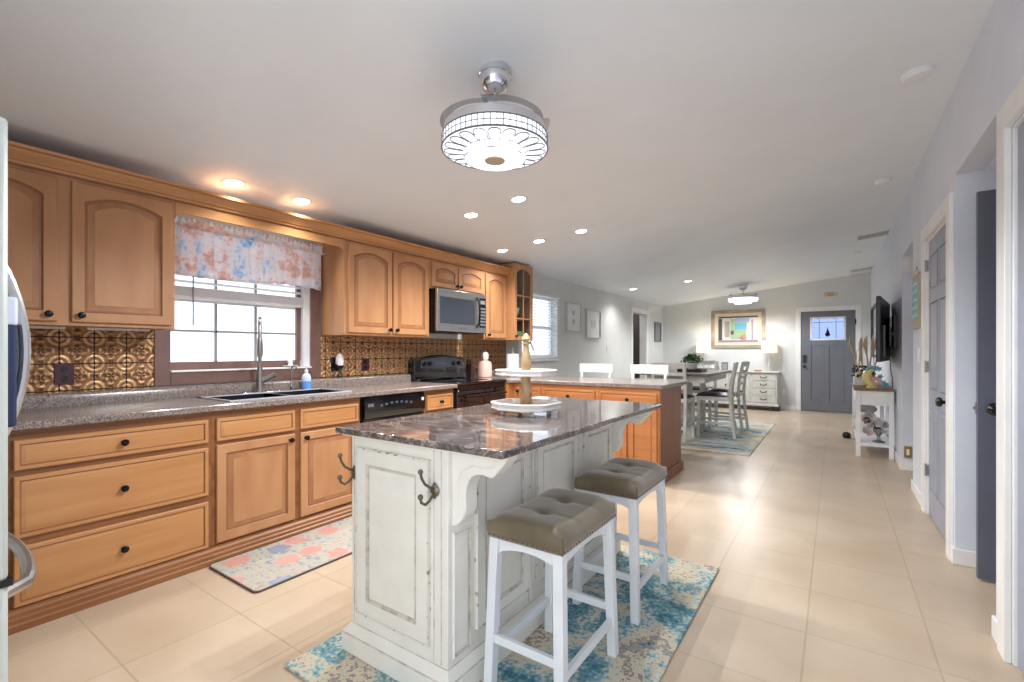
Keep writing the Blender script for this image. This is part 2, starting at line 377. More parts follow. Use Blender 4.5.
# far wall
EX0, EX1, EZ = -.58, .33, 2.03
b = MB()
def zt(x): return ceil_z(x)+.02
b.prism([(DX-T, 0), (EX0, 0), (EX0, zt(EX0)), (DX-T, zt(DX-T))], 1, FAR, FAR+.14)
b.prism([(EX1, 0), (RX+.12, 0), (RX+.12, zt(RX+.12)), (EX1, zt(EX1))], 1, FAR, FAR+.14)
b.prism([(EX0, EZ), (EX1, EZ), (EX1, zt(EX1)), (EX0, zt(EX0))], 1, FAR, FAR+.14)
struct(b.build('wall_far', M['wall'], smooth=False))
# right wall
RT = 2.765; R2 = RX+.12
segs = [(-1.3, 1.78), (2.62, 2.84), (3.68, 3.81), (4.70, 5.45), (6.28, FAR)]
ops = [(1.78, 2.62, 2.12), (2.84, 3.68, 2.24), (3.81, 4.70, 2.05), (5.45, 6.28, 2.205)]
b = MB()
for y0, y1 in segs: b.box(RX, R2, y0, y1, 0, RT)
for y0, y1, z in ops: b.box(RX, R2, y0, y1, z, RT)
struct(b.build('wall_right', M['wall_blue'], smooth=False))
# side halls behind the two plain openings
for k, (y0, y1, z) in enumerate(((2.84, 3.68, 2.24), (5.45, 6.28, 2.205))):
    b = MB(); b.box(R2, 1.9, y1, y1+.08, 0, z+.1); b.box(R2, 1.9, y0-.08, y0, 0, z+.1); b.box(1.9, 1.98, y0-.08, y1+.08, 0, z+.1)
    struct(b.build('wall_hall', M['wall_blue'], smooth=False))
    b = MB(); b.box(R2, 1.9, y0, y1, z, z+.1); struct(b.build('ceiling', M['ceiling'], smooth=False))
# dark room seen through the dining doorway
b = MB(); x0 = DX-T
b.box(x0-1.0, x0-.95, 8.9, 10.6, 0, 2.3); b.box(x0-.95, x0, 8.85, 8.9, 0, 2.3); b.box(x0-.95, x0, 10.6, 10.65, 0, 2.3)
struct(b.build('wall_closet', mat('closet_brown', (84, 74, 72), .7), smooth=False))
# baseboards
def base(name, x0, x1, y0, y1, h=.09):
    b = MB(); b.box(x0, x1, y0, y1, 0, h); return struct(b.build(name, M['trim'], bevel=.004, smooth=False))
for y0, y1 in ((2.745, 2.84), (3.68, 3.705), (4.805, 5.45), (6.28, FAR-.015)): base('baseboard_right', RX-.015, RX, y0, y1)
base('baseboard_hall', RX-.015, 1.9, 3.665, 3.68); base('baseboard_hall', RX-.015, 1.9, 6.265, 6.28)
base('baseboard_far', DX, EX0-.09, FAR-.015, FAR); base('baseboard_far', EX1+.09, RX-.015, FAR-.015, FAR)
base('baseboard_dining', DX, DX+.015, 5.2, DY0-.09); base('baseboard_dining', DX, DX+.015, DY1+.09, FAR-.015)
# ---- kitchen window
b = MB()
b.box(KX, KX+.018, 1.18, WY0, 1.0, 2.1); b.box(KX, KX+.018, WY1, 2.36, 1.0, 2.1); b.box(KX, KX+.018, WY0, WY1, 1.0, WZ0-.005); b.box(KX, KX+.018, WY0, WY1, WZ1, 2.1)
struct(b.build('trim_1', M['brown'], bevel=.003))
b = MB(); b.box(KX-.10, KX+.03, WY0, WY1, WZ0-.006, WZ0+.006); struct(b.build('trim_2', M['trim'], bevel=.003))
b = MB(); xo = KX-.11; fw = .05
mz = (WZ0+WZ1)/2
b.box(xo, xo+.05, WY0, WY0+.012, WZ0+.006, WZ1); b.box(xo, xo+.10, WY1-.05, WY1, WZ0+.006, WZ1)
b.box(xo, xo+.05, WY0, WY1-.05, WZ0+.006, WZ0+.06, 1); b.box(xo, xo+.05, WY0, WY1-.05, WZ1-.04, WZ1)
b.box(xo, xo+.045, WY0, WY1-.05, mz-.02, mz+.02)
b.box(xo+.03, xo+.06, WY1-.085, WY1-.05, WZ0+.06, WZ1-.04, 1)
for y in (1.587, 1.87): b.box(xo+.01, xo+.03, y-.008, y+.008, WZ0+.06, WZ1-.04, 2)
for z in (1.365, 1.83): b.box(xo+.01, xo+.03, WY0, WY1-.05, z-.008, z+.008, 2)
w1 = struct(b.build('window_1', [M['trim'], M['brown'], mat('grey_muntin', (150, 148, 146), .5)], bevel=.002))
g = MB().box(xo+.018, xo+.022, WY0, WY1-.05, WZ0+.05, WZ1-.02).build('window_pane', M['glass'], w1, smooth=False)
# ---- dining window
b = MB(); cw = .07
b.box(DX, DX+.012, VY0-.03, VY0, VZ0-.02, VZ1+.03); b.box(DX, DX+.012, VY1, VY1+.03, VZ0-.02, VZ1+.03); b.box(DX, DX+.012, VY0, VY1, VZ1, VZ1+.03)
b.box(DX, DX+.035, VY0-.03, VY1+.03, VZ0-.045, VZ0-.02)
struct(b.build('trim_3', M['trim'], bevel=.003))
b = MB(); xo = DX-T+.03; mz = (VZ0+VZ1)/2
b.box(xo, xo+.04, VY0, VY0+.04, VZ0, VZ1); b.box(xo, xo+.04, VY1-.04, VY1, VZ0, VZ1); b.box(xo, xo+.04, VY0+.04, VY1-.04, VZ0, VZ0+.04); b.box(xo, xo+.04, VY0+.04, VY1-.04, VZ1-.04, VZ1); b.box(xo, xo+.04, VY0+.04, VY1-.04, mz-.02, mz+.02)
w2 = struct(b.build('window_2', M['trim'], bevel=.002))
MB().box(xo+.018, xo+.022, VY0+.04, VY1-.04, VZ0+.04, VZ1-.04).build('window_pane', M['glass'], w2, smooth=False)
# ---- dining doorway casing
b = MB(); c = .09
b.box(DX, DX+.018, DY0-c, DY0, 0, DZ+c); b.box(DX, DX+.018, DY1, DY1+c, 0, DZ+c); b.box(DX, DX+.018, DY0, DY1, DZ, DZ+c)
b.box(DX-T, DX, DY1-.02, DY1, 0, DZ); b.box(DX-T, DX, DY0, DY0+.02, 0, DZ)
struct(b.build('trim_4', M['trim'], bevel=.003))
# ---- front door
b = MB(); c = .09
b.box(EX0-c, EX0, FAR-.02, FAR, 0, EZ+c); b.box(EX1, EX1+c, FAR-.02, FAR, 0, EZ+c); b.box(EX0, EX1, FAR-.02, FAR, EZ, EZ+c)
struct(b.build('trim_5', M['trim'], bevel=.004))
b = MB(); y0, y1 = FAR+.01, FAR+.055; lx0, lx1, lz0, lz1 = -.40, .155, 1.46, 1.89
b.box(EX0, lx0, y0, y1, .005, EZ); b.box(lx1, EX1, y0, y1, .005, EZ); b.box(lx0, lx1, y0, y1, lz1, EZ); b.box(lx0, lx1, y0, y1, .005, lz0)
# craftsman frame around two recessed flat panels
for x0, x1 in ((EX0, -.40), (-.155, -.095), (.155, EX1)): b.box(x0, x1, y0-.014, y0, .22, 1.33)
b.box(EX0, EX1, y0-.014, y0, 1.33, 1.46); b.box(EX0, EX1, y0-.014, y0, .01, .22)
b.box(EX0, lx0, y0-.014, y0, 1.46, EZ); b.box(lx1, EX1, y0-.014, y0, 1.46, EZ); b.box(lx0, lx1, y0-.014, y0, lz1, EZ)
b.box(EX0, EX1, FAR-.0, FAR+.14, .0005, .005)
fd = struct(b.build('door_1', M['front_door'], bevel=.003))
b = MB()
for q in ((lx0-.02, lx0+.012, lz0-.02, lz1+.02), (lx1-.012, lx1+.02, lz0-.02, lz1+.02)): b.box(q[0], q[1], y0-.022, y1, q[2], q[3])
b.box(lx0, lx1, y0-.022, y1, lz0-.02, lz0+.012); b.box(lx0, lx1, y0-.022, y1, lz1-.012, lz1+.02)
b.build('lite_frame', M['trim'], fd, bevel=.002)
b = MB(); b.box(lx0, lx1, y0+.018, y0+.022, lz0, lz1); b.build('window_pane', glassmat('leaded_glass', (150, 166, 196), .1), fd, smooth=False)
b = MB(); cxx = (lx0+lx1)/2
for dx in (-.14, .14): b.box(cxx+dx-.004, cxx+dx+.004, y0+.012, y0+.02, lz0+.012, lz1-.012)
b.box(lx0+.01, lx1-.01, y0+.012, y0+.02, lz1-.09, lz1-.082)
b.lathe([(0, -.07), (.035, -.05), (.045, -.02), (.03, .02), (.008, .08), (.004, .12), (0, .125)], (cxx, y0+.015, lz0+.12), seg=14)
b.build('leaded_pattern', M['knob'], fd)
b = MB(); b.box(EX0+.035, EX0+.10, y0-.04, y0-.014, .99, 1.14); b.build('keypad_lock', M['black'], fd, bevel=.006)
b = MB(); b.lathe([(.026, 0), (.026, .008), (.01, .012), (.01, .04), (.026, .046), (.03, .06), (.02, .07), (0, .072)], (EX0+.065, y0-.014, .91), (0, -1, 0)); b.build('door_knob', M['black'], fd)
b = MB()
for z in (.25, 1.05, 1.8): b.box(EX1-.012, EX1+.01, y0-.032, y0-.014, z-.05, z+.05)
b.build('hinge', M['black'], fd)
# ---- closet door (six panel) and near door in the right wall
def casing_r(n, y0, y1, z, c=.10):
    b = MB()
    b.box(RX-.022, RX, y0-c, y0, 0, z+c); b.box(RX-.022, RX, y1, y1+c, 0, z+c); b.box(RX-.022, RX, y0, y1, z, z+c)
    b.box(RX, RX+.1, y0, y0+.012, 0, z); b.box(RX, RX+.1, y1-.012, y1, 0, z); b.box(RX, RX+.1, y0+.012, y1-.012, z-.012, z)
    struct(b.build(n, M['trim'], bevel=.004))
casing_r('trim_6', 3.81, 4.70, 2.05); casing_r('trim_7', 1.78, 2.62, 2.10)
def six_panel(name, y0, y1, z1, x, mt):
    b = MB(); t = .035; b.box(x, x+t, y0, y1, .008, z1)
    W = y1-y0; pw = (W-.11*2-.09)/2
    d = struct(b.build(name, mt, bevel=.002))
    for z0_, z1_ in ((.2, .82), (.94, 1.58), (1.68, z1-.11)):
        for k in (0, 1):
            ya = y0+.11+k*(pw+.09)
            q = MB(); q.panel((x+.001, ya, z0_), (0, 1, 0), (0, 0, 1), (-1, 0, 0), pw, z1_-z0_, stile=.006, t=.008, low=.007, gi=0); q.build('raised_panel', mt, d)
    return d
cd = six_panel('door_2', 3.824, 4.686, 2.036, RX+.012, M['grey_door'])
b = MB(); b.lathe([(.03, 0), (.03, .007), (.011, .012), (.011, .035), (.027, .042), (.031, .056), (.02, .068), (0, .07)], (RX+.012, 3.885, .91), (-1, 0, 0)); b.build('door_knob', M['black'], cd)
for z in (.33, 1.107, 1.865):
    b = MB(); b.box(RX-.006, RX+.010, 4.683, 4.692, z-.04, z+.04); b.cyl((RX-.006, 4.690, z-.045), (RX-.006, 4.690, z+.045), .006); b.build('hinge', M['silver'], cd)
nd = six_panel('door_3', 1.794, 2.606, 2.086, RX+.012, M['grey_door'])
b = MB(); b.lathe([(.03, 0), (.03, .007), (.011, .012), (.011, .035), (.027, .042), (.031, .056), (.02, .068), (0, .07)], (RX+.012, 1.86, .91), (-1, 0, 0)); b.build('door_knob', M['black'], nd)
# open slate door in the first side hall
b = MB(); b.box(.626, 1.40, 3.47, 3.505, .012, 2.075); sd = struct(b.build('door_4', M['slate_door'], bevel=.002))
b = MB(); b.lathe([(.03, 0), (.03, .007), (.011, .012), (.011, .035), (.027, .042), (.031, .056), (.02, .068), (0, .07)], (.685, 3.47, .92), (0, -1, 0)); b.build('door_knob', M['black'], sd)
b = MB(); b.box(.620, .626, 3.476, 3.499, .89, .95); b.box(.612, .622, 3.481, 3.494, .912, .928); b.build('latch_plate', M['silver'], sd)

# ------------------------------------------------------------------ kitchen cabinets
M['bevel'] = mat('glazed_bevel', (170, 122, 82), .4, col2=(152, 104, 66), scale=6, stretch=(6, 2, .6))
MP = [M['maple'], M['glaze'], M['bevel']]; MH = [M['maple_h'], M['glaze']]
def knob(parent, c, n, r=.016, name='knob'):
    b = MB(); b.lathe([(r*.75, 0), (r*.75, .003), (r*.4, .006), (r*.4, .013), (r, .018), (r*1.05, .024), (r*.7, .031), (0, .033)], c, n, seg=14); return b.build(name, M['knob'], parent)
FX = -2.97   # face frame plane of the base cabinets
def base_body(t, y0, y1, hollow=False):
    b = MB()
    if hollow:
        b.box(-3.58, -3.565, y0, y1, .095, .876); b.box(FX-.018, FX, y0, y1, .095, .876); b.box(-3.565, FX-.018, y0, y0+.018, .095, .876); b.box(-3.565, FX-.018, y1-.018, y1, .095, .876); b.box(-3.565, FX-.018, y0+.018, y1-.018, .095, .113)
    else: b.box(-3.58, FX, y0, y1, .095, .876)
    b.build('body', M['maple_rail'], t, bevel=.0015)
    b = MB(); b.prism([(-3.5, 0), (-2.93, 0), (-2.93, .028), (-2.937, .034), (-2.937, .052), (-2.945, .058), (-2.945, .075), (-2.955, .085), (-2.955, .095), (-3.5, .095)], 1, y0, y1)
    b.build('base_moulding', M['maple_rail'], t)
def front_x(t, name, y0, y1, z0, z1, mats=MP, stile=.055, arch=0, x=FX, kn=None, ni=1, low=.008):
    b = MB(); b.panel((x, y0, z0), (0, 1, 0), (0, 0, 1), (1, 0, 0), y1-y0, z1-z0, stile, arch, low=low, bi=2 if stile > .03 else None)
    d = b.build(name, mats, t, ang=25)
    if kn: knob(d, (x+.02, kn[0], kn[1]), (1, 0, 0))
    return d
t = thing('base_cabinet', 'honey maple base cabinet with three stacked wide drawers beside the refrigerator', 'cabinet', (-3.27, .84, 0))
base_body(t, .30, 1.254)
for z0, z1 in ((.700, .832), (.400, .672), (.100, .362)): front_x(t, 'drawer', .458, 1.232, z0, z1, MH, stile=.018, kn=(.843, (z0+z1)/2), low=.006)
t = thing('base_cabinet', 'honey maple sink base cabinet with two raised doors under the black sink', 'cabinet', (-3.27, 1.78, 0))
base_body(t, 1.254, 2.285, True)
front_x(t, 'false_drawer', 1.276, 1.755, .700, .832, MH, stile=.018, low=.006); front_x(t, 'false_drawer', 1.795, 2.258, .700, .832, MH, stile=.018, low=.006)
front_x(t, 'door', 1.276, 1.755, .110, .676, MP, stile=.05, kn=(1.722, .640)); front_x(t, 'door', 1.795, 2.258, .110, .676, MP, stile=.05, kn=(1.830, .640))
t = thing('base_cabinet', 'narrow honey maple base cabinet with one drawer between dishwasher and range', 'cabinet', (-3.27, 3.17, 0))
base_body(t, 2.955, 3.345)
front_x(t, 'drawer', 2.985, 3.318, .700, .832, MH, stile=.018, kn=(3.152, .766), low=.006); front_x(t, 'door', 2.985, 3.318, .110, .676, MP, stile=.05, kn=(3.02, .640))

# dishwasher
t = thing('dishwasher', 'black built-in dishwasher with curved control panel', 'dishwasher', (-3.27, 2.62, 0))
MB().box(-3.5, -2.98, 2.30, 2.94, .1, .872).build('body', M['black'], t)
MB().box(-2.98, -2.955, 2.305, 2.935, .12, .70).build('door', M['gloss_black'], t, bevel=.004)
b = MB(); b.prism([(-2.98, .705), (-2.945, .705), (-2.935, .73), (-2.932, .80), (-2.945, .862), (-2.98, .868)], 1, 2.305, 2.935); cp = b.build('control_panel', M['gloss_black'], t, ang=50)
for k in range(7):
    b = MB(); y = 2.46+k*.052; z = .80+.014*math.sin(k/6*PI)
    b.box(-2.9345, -2.931, y-.014, y+.014, z-.011, z+.006); b.build('button', M['button'], cp, bevel=.002)
lab(MB().box(-2.9335, -2.931, 2.33, 2.385, .795, .82).build('badge', M['silver'], cp), 'small silver badge')
lab(MB().lathe([(.014, 0), (.014, .004), (0, .005)], (-2.9335, 2.905, .815), (1, 0, 0)).build('magnet', M['white'], cp), 'round white magnet')
MB().box(-3.4, -2.99, 2.31, 2.93, 0, .1).build('toe_kick', M['black'], t)

# range
t = thing('range', 'black freestanding electric range with curved backguard', 'range', (-3.27, 3.75, 0)); y0, y1 = 3.352, 4.152
MB().box(-3.57, -2.965, y0, y1, .02, .90).build('body', M['black'], t, bevel=.003)
MB().box(-3.575, -2.925, y0-.002, y1+.002, .90, .922).build('cooktop', M['dark_glass'], t, bevel=.004)
for x, y, r in ((-3.12, y0+.2, .1), (-3.12, y1-.2, .085), (-3.38, y0+.2, .085), (-3.38, y1-.2, .1)):
    b = MB(); b.lathe([(r, 0), (r, .0008), (r-.005, .0008), (r-.005, 0)], (x, y, .9221), seg=28); b.build('burner_ring', M['burner'], t)
b = MB(); pts = [(y0-.008, .9225)]
for k in range(11):
    u = k/10; pts.append((y0-.008+.79*u, 1.135+.05*math.sin(PI*u)))
pts.append((y1-.018, .9225)); b.prism(pts, 0, -3.597, -3.49); bgd = b.build('backguard', M['gloss_black'], t, bevel=.01)
b = MB(); b.prism([(y0+.07, 1.05), (y1-.07, 1.05), (y1-.08, 1.135), (y0+.38, 1.16), (y0+.08, 1.135)], 0, -3.49, -3.482); b.build('control_panel', mat('panel_slate', (62, 66, 78), .25), bgd)
for y in (.11, .19, .57, .65):
    b = MB(); b.lathe([(.024, 0), (.024, .012), (.018, .016), (.016, .03), (0, .031)], (-3.482, y0+y, 1.095), (1, 0, 0), seg=16); b.build('knob', M['black'], bgd)
b = MB(); b.box(-3.482, -3.479, y0+.27, y0+.49, 1.07, 1.12); b.build('display', M['mw_glass'], bgd)
MB().box(-2.965, -2.935, y0+.01, y1-.01, .27, .84).build('oven_door', M['dark_glass'], t, bevel=.006)
MB().box(-2.965, -2.938, y0+.01, y1-.01, .845, .898).build('vent_rail', M['black'], t, bevel=.004)
b = MB(); b.cyl((-2.885, y0+.07, .79), (-2.885, y1-.07, .79), .013); b.cyl((-2.935, y0+.09, .79), (-2.885, y0+.09, .79), .010); b.cyl((-2.935, y1-.09, .79), (-2.885, y1-.09, .79), .010); b.build('handle', M['black'], t)
MB().box(-2.965, -2.94, y0+.01, y1-.01, .06, .255).build('drawer', M['gloss_black'], t, bevel=.006)

# countertops
SY0, SY1, SX0, SX1 = 1.38, 2.27, -3.50, -3.03
def lip(b, y0, y1):  # rounded backsplash lip along the wall
    b.prism([(-3.598, .915), (-3.535, .915), (-3.535, .972), (-3.542, .985), (-3.556, .992), (-3.598, .992)], 1, y0, y1)
t = thing('countertop', 'grey speckled laminate countertop run holding the black sink', 'countertop', (-3.27, 1.9, .877))
b = MB(); y0, y1 = .26, 3.349
for q in ((-3.6, -2.93, y0, SY0), (-3.6, -2.93, SY1, y1), (-3.6, SX0, SY0, SY1), (SX1, -2.93, SY0, SY1)):
    b.box(q[0], q[1], q[2], q[3], .877, .915)
b.prism([(-2.93, .877), (-2.922, .883), (-2.922, .909), (-2.93, .915)], 1, y0, y1)
b.build('worktop', M['laminate'], t, smooth=False)
b = MB(); lip(b, y0, 3.34); b.build('backsplash_lip', M['laminate'], t)
t = thing('countertop', 'grey speckled laminate peninsula countertop turning the corner past the range', 'countertop', (-2.4, 4.7, .877))
b = MB()
b.prism([(-3.6, 4.158), (-2.925, 4.158), (-2.925, 4.20), (-2.86, 4.27), (-1.30, 4.27), (-1.27, 4.30), (-1.27, 5.17), (-1.30, 5.20), (-3.395, 5.20), (-3.395, 5.095), (-3.6, 5.095)], 2, .877, .915)
b.build('worktop', M['laminate'], t, bevel=.006)
b = MB(); lip(b, 4.158, 5.095); b.build('backsplash_lip', M['laminate'], t)

# backsplash
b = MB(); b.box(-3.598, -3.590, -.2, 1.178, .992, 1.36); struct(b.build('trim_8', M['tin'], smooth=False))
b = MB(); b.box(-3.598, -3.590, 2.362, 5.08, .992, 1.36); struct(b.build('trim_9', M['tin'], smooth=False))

# peninsula cabinets (fronts face the island, -Y)
PX1 = -1.31; PY = 4.30
t = thing('base_cabinet', 'maple corner cabinet with narrow doors beside the range', 'cabinet', (-2.9, 4.6, 0))
b = MB(); b.box(-3.58, -2.56, PY+.0, 4.98, .095, .876); b.box(-3.58, -2.935, 4.165, PY, .095, .876); b.build('body', M['maple_x'], t)
b = MB(); b.panel((-2.90, PY, .11), (1, 0, 0), (0, 0, 1), (0, -1, 0), .155, .72, .03); d = b.build('door', [M['maple_x'], M['glaze']], t, ang=25); knob(d, (-2.86, PY-.02, .79), (0, -1, 0))
b = MB(); b.panel((-2.735, PY, .11), (1, 0, 0), (0, 0, 1), (0, -1, 0), .155, .72, .03); d = b.build('door', [M['maple_x'], M['glaze']], t, ang=25); knob(d, (-2.70, PY-.02, .79), (0, -1, 0))
def pen_front(t, name, x0, x1, z0, z1, st, kn=None, low=.008):
    b = MB(); b.panel((x0, PY, z0), (1, 0, 0), (0, 0, 1), (0, -1, 0), x1-x0, z1-z0, st, low=low); d = b.build(name, [M['maple_x'], M['glaze']], t, ang=25)
    if kn: knob(d, (kn[0], PY-.02, kn[1]), (0, -1, 0))
for k, (x0, x1, lb) in enumerate(((-2.56, -1.925, 'maple peninsula cabinet in the middle, drawer over two doors'), (-1.925, -1.31, 'maple peninsula end cabinet with dark brown side panel'))):
    t = thing('base_cabinet', lb, 'cabinet', ((x0+x1)/2, 4.64, 0))
    b = MB(); b.box(x0+(.001 if k else 0), x1-(.012 if k else .001), PY, 4.98, .095, .876); b.build('body', M['maple_x'], t)
    b = MB(); b.box(x0, x1-(.0 if k else .001), PY-.012, 4.99, 0, .095); 
    if k: b.box(x1-.002, x1+.02, PY-.02, 5.0, 0, .095)
    b.build('base_moulding', M['maple_end'] if k else M['maple_rail'], t, bevel=.003)
    if k:
        lab(MB().box(x1-.011, x1, PY-.005, 4.985, .096, .876).build('side_panel', M['maple_end'], t), 'plain brown end panel')
    pen_front(t, 'drawer', x0+.025, x1-.03, .70, .832, .018, ((x0+x1)/2, .766), .006)
    mid = (x0+x1)/2
    pen_front(t, 'door', x0+.025, mid-.01, .11, .676, .045, (mid-.035, .64)); pen_front(t, 'door', mid+.01, x1-.03, .11, .676, .045, (mid+.035, .64))

# upper cabinets
UX = -3.28; Z0, Z1 = 1.357, 2.135
def upper(label, y0, y1, doors, z0=Z0, stile=.05, arch=.045):
    t = thing('wall_cabinet', label, 'cabinet', (-3.44, (y0+y1)/2, z0))
    MB().box(-3.588, UX, y0, y1, z0, Z1).build('body', M['maple'], t, bevel=.0015)
    for ya, yb, ky in doors:
        front_x(t, 'door', ya, yb, z0+.02, 2.108, MP, stile, arch, x=UX, kn=(ky, z0+.055))
    return t
upper('honey maple wall cabinet left of the window with arched doors', -.20, 1.184, [(-.16, .225, .19), (.262, .660, .625), (.716, 1.164, .75)])
upper('honey maple wall cabinet between window and microwave with two tall arched doors', 2.368, 3.338, [(2.402, 2.856, 2.825), (2.872, 3.316, 2.905)])
upper('short maple wall cabinet above the microwave', 3.340, 4.205, [(3.362, 3.745, 3.72), (3.757, 4.185, 3.78)], z0=1.845, stile=.045, arch=.035)
upper('narrow maple wall cabinet right of the microwave', 4.207, 4.655, [(4.228, 4.625, 4.27)])
# glass corner cabinet
t = thing('glass_cabinet', 'maple display cabinet with arched glass door at the end of the wall cabinets', 'cabinet', (-3.38, 4.87, 1.357))
gx, gy0, gy1, gz0, gz1 = -3.165, 4.657, 5.075, 1.357, 2.285
b = MB(); b.box(-3.588, gx-.02, gy0, gy0+.018, gz0, gz1); b.box(-3.588, gx-.02, gy1-.018, gy1, gz0, gz1); b.box(-3.588, -3.578, gy0+.018, gy1-.018, gz0, gz1)
b.box(-3.578, gx-.02, gy0+.018, gy1-.018, gz0, gz0+.018); b.box(-3.578, gx-.02, gy0+.018, gy1-.018, gz1-.018, gz1); b.build('body', M['maple'], t, bevel=.001)
for z in (1.62, 1.90): MB().box(-3.577, gx-.03, gy0+.018, gy1-.018, z-.008, z+.008).build('shelf', M['maple'], t)
b = MB(); x0, x1 = gx-.02, gx
b.box(x0, x1, gy0+.002, gy0+.055, gz0, gz1); b.box(x0, x1, gy1-.055, gy1-.002, gz0, gz1); b.box(x0, x1, gy0+.055, gy1-.055, gz0, gz0+.05)
pts = [(gy0+.055, gz1), (gy0+.055, gz1-.11)]
for k in range(9):
    u = k/8; pts.append((gy0+.055+(gy1-gy0-.11)*u, gz1-.11+.06*math.sin(PI*u)))
pts += [(gy1-.055, gz1-.11), (gy1-.055, gz1)]
pts = [pts[0]]+pts[2:-2]+[pts[-1]]
b.prism(pts, 0, x0, x1)
gm = (gy0+gy1)/2; b.box(x0+.004, x1-.004, gm-.008, gm+.008, gz0+.05, gz1-.05)
for z in (1.62, 1.90): b.box(x0+.004, x1-.004, gy0+.055, gy1-.055, z-.008, z+.008)
dr = b.build('door', M['maple'], t, bevel=.002)
MB().box(x0+.006, x0+.010, gy0+.05, gy1-.05, gz0+.045, gz1-.045).build('glass_pane', M['cab_glass'], dr)
knob(dr, (x1, gy0+.028, gz0+.05), (1, 0, 0))
b = MB(); b.lathe([(.03, 0), (.07, .01), (.085, .05), (.085, .09), (.08, .09), (.078, .05), (.03, .015), (0, .012)], (-3.27, gm-.02, 1.376), seg=18)
tag(b.build('bowl', mat('green_glaze', (150, 190, 96), .3), loc=(-3.27, gm-.02, 1.376)), 'light green bowl on the bottom shelf of the glass cabinet', 'bowl')
b = MB(); b.lathe([(.025, 0), (.028, .02), (.06, .06), (.07, .13), (.065, .13), (.05, .06), (0, .03)], (-3.28, gm-.05, 1.629), seg=18)
tag(b.build('bowl', M['ceramic'], loc=(-3.28, gm-.05, 1.629)), 'white footed bowl on the middle shelf of the glass cabinet', 'bowl')
b = MB()
b.lathe([(.04, 0), (.045, .06), (.03, .12), (.045, .18), (.04, .18), (.02, .12), (0, .02)], (-3.34, gm-.08, 1.909), seg=16)
tag(b.build('vase', M['ceramic'], loc=(-3.34, gm-.08, 1.909)), 'white vase on the top shelf of the glass cabinet', 'vase')

# crown moulding and window fascia
b = MB(); prof = [(UX-.02, 2.136), (UX+.012, 2.136), (UX+.016, 2.15), (UX+.024, 2.153), (UX+.03, 2.165), (UX+.052, 2.186), (UX+.056, 2.196), (UX+.074, 2.20), (UX+.078, 2.216), (UX-.02, 2.216)]
b.prism(prof, 1, -.2, 4.655)
for dx, z in ((.0165, 2.1505), (.0305, 2.1665), (.0745, 2.2005)): b.box(UX, UX+dx, -.2, 4.656, z-.0015, z+.0025, 1)
b.box(UX, UX+.0015, -.2, 4.655, 2.125, 2.136, 1)
tag(b.build('crown_moulding', [M['maple_h'], M['glaze']], loc=(UX, 2.2, 2.136)), 'maple crown moulding running along the tops of the wall cabinets', 'moulding')
b = MB(); y0, y1 = 1.186, 2.366
pts = [(y0, 2.134), (y0, 2.02)]
for k in range(5):
    a = k/4*PI/2; pts.append((y0+.05-.05*math.cos(a)+.0, 2.02+.045*math.sin(a)))
for k in range(5):
    a = PI/2-k/4*PI/2; pts.append((y1-.05+.05*math.cos(a), 2.02+.045*math.sin(a)))
pts.append((y1, 2.134)); pts = [pts[0]]+pts[2:]
b.prism(pts, 0, UX-.018, UX)
tag(b.build('fascia_board', M['maple_h'], loc=(UX, 1.76, 2.0), bevel=.002), 'maple fascia board with rounded corners above the kitchen window', 'fascia board')

# microwave
t = thing('microwave', 'stainless over-the-range microwave with dark window', 'microwave', (-3.4, 3.74, 1.41))
y0, y1 = 3.352, 4.13
MB().box(-3.585, -3.21, y0, y1, 1.412, 1.842).build('body', M['black'], t, bevel=.003)
b = MB(); b.box(-3.21, -3.185, y0, y1, 1.422, 1.842); mf = b.build('door', M['steel'], t, bevel=.004)
MB().box(-3.186, -3.182, y0+.04, y1-.21, 1.50, 1.765).build('window', M['mw_glass'], mf, bevel=.001)
MB().box(-3.186, -3.182, y1-.12, y1-.015, 1.48, 1.80).build('control_panel', M['black'], mf)
b = MB()
for r_ in range(6):
    for c_ in range(3): b.box(-3.182, -3.180, y1-.108+c_*.03, y1-.086+c_*.03, 1.50+r_*.035, 1.52+r_*.035)
b.box(-3.182, -3.180, y1-.108, y1-.028, 1.735, 1.775)
b.build('keypad', mat('keypad_grey', (120, 124, 132), .4), mf)
b = MB(); b.tube([(-3.184, y1-.165, 1.48), (-3.152, y1-.165, 1.52), (-3.142, y1-.165, 1.64), (-3.152, y1-.165, 1.76), (-3.184, y1-.165, 1.80)], .011); b.build('handle', M['black'], mf)
MB().box(-3.186, -3.183, 3.66, 3.80, 1.452, 1.464).build('badge', M['silver'], mf)
MB().box(-3.55, -3.25, y0+.1, y1-.1, 1.408, 1.412).build('vent_grille', M['black'], t)

# sink, faucet and ledge items
t = thing('sink', 'black double bowl drop-in sink with pale rim', 'sink', (-3.27, 1.82, .915))
b = MB(); z1 = .918
def rim(b, x0, x1, y0, y1, w, z0, z1): b.box(x0-w, x0, y0-w, y1+w, z0, z1); b.box(x1, x1+w, y0-w, y1+w, z0, z1); b.box(x0, x1, y0-w, y0, z0, z1); b.box(x0, x1, y1, y1+w, z0, z1)
rim(b, -3.43, -3.05, 1.40, 2.25, .014, .9155, .923)
b.build('rim', mat('sink_rim', (206, 206, 210), .3, .1), t)
b = MB(); b.box(-3.50, -3.442, 1.388, 2.262, .9155, .9195); b.box(-3.43, -3.05, 1.80, 1.85, .88, .917)
for ya, yb in ((1.40, 1.80), (1.85, 2.25)):
    b.box(-3.43, -3.05, ya, yb, .72, .73); b.box(-3.435, -3.43, ya, yb, .73, .917); b.box(-3.05, -3.045, ya, yb, .73, .917); b.box(-3.43, -3.05, ya-.004, ya, .73, .917); b.box(-3.43, -3.05, yb, yb+.004, .73, .917)
b.build('basin', mat('black_composite', (24, 27, 38), .3), t)
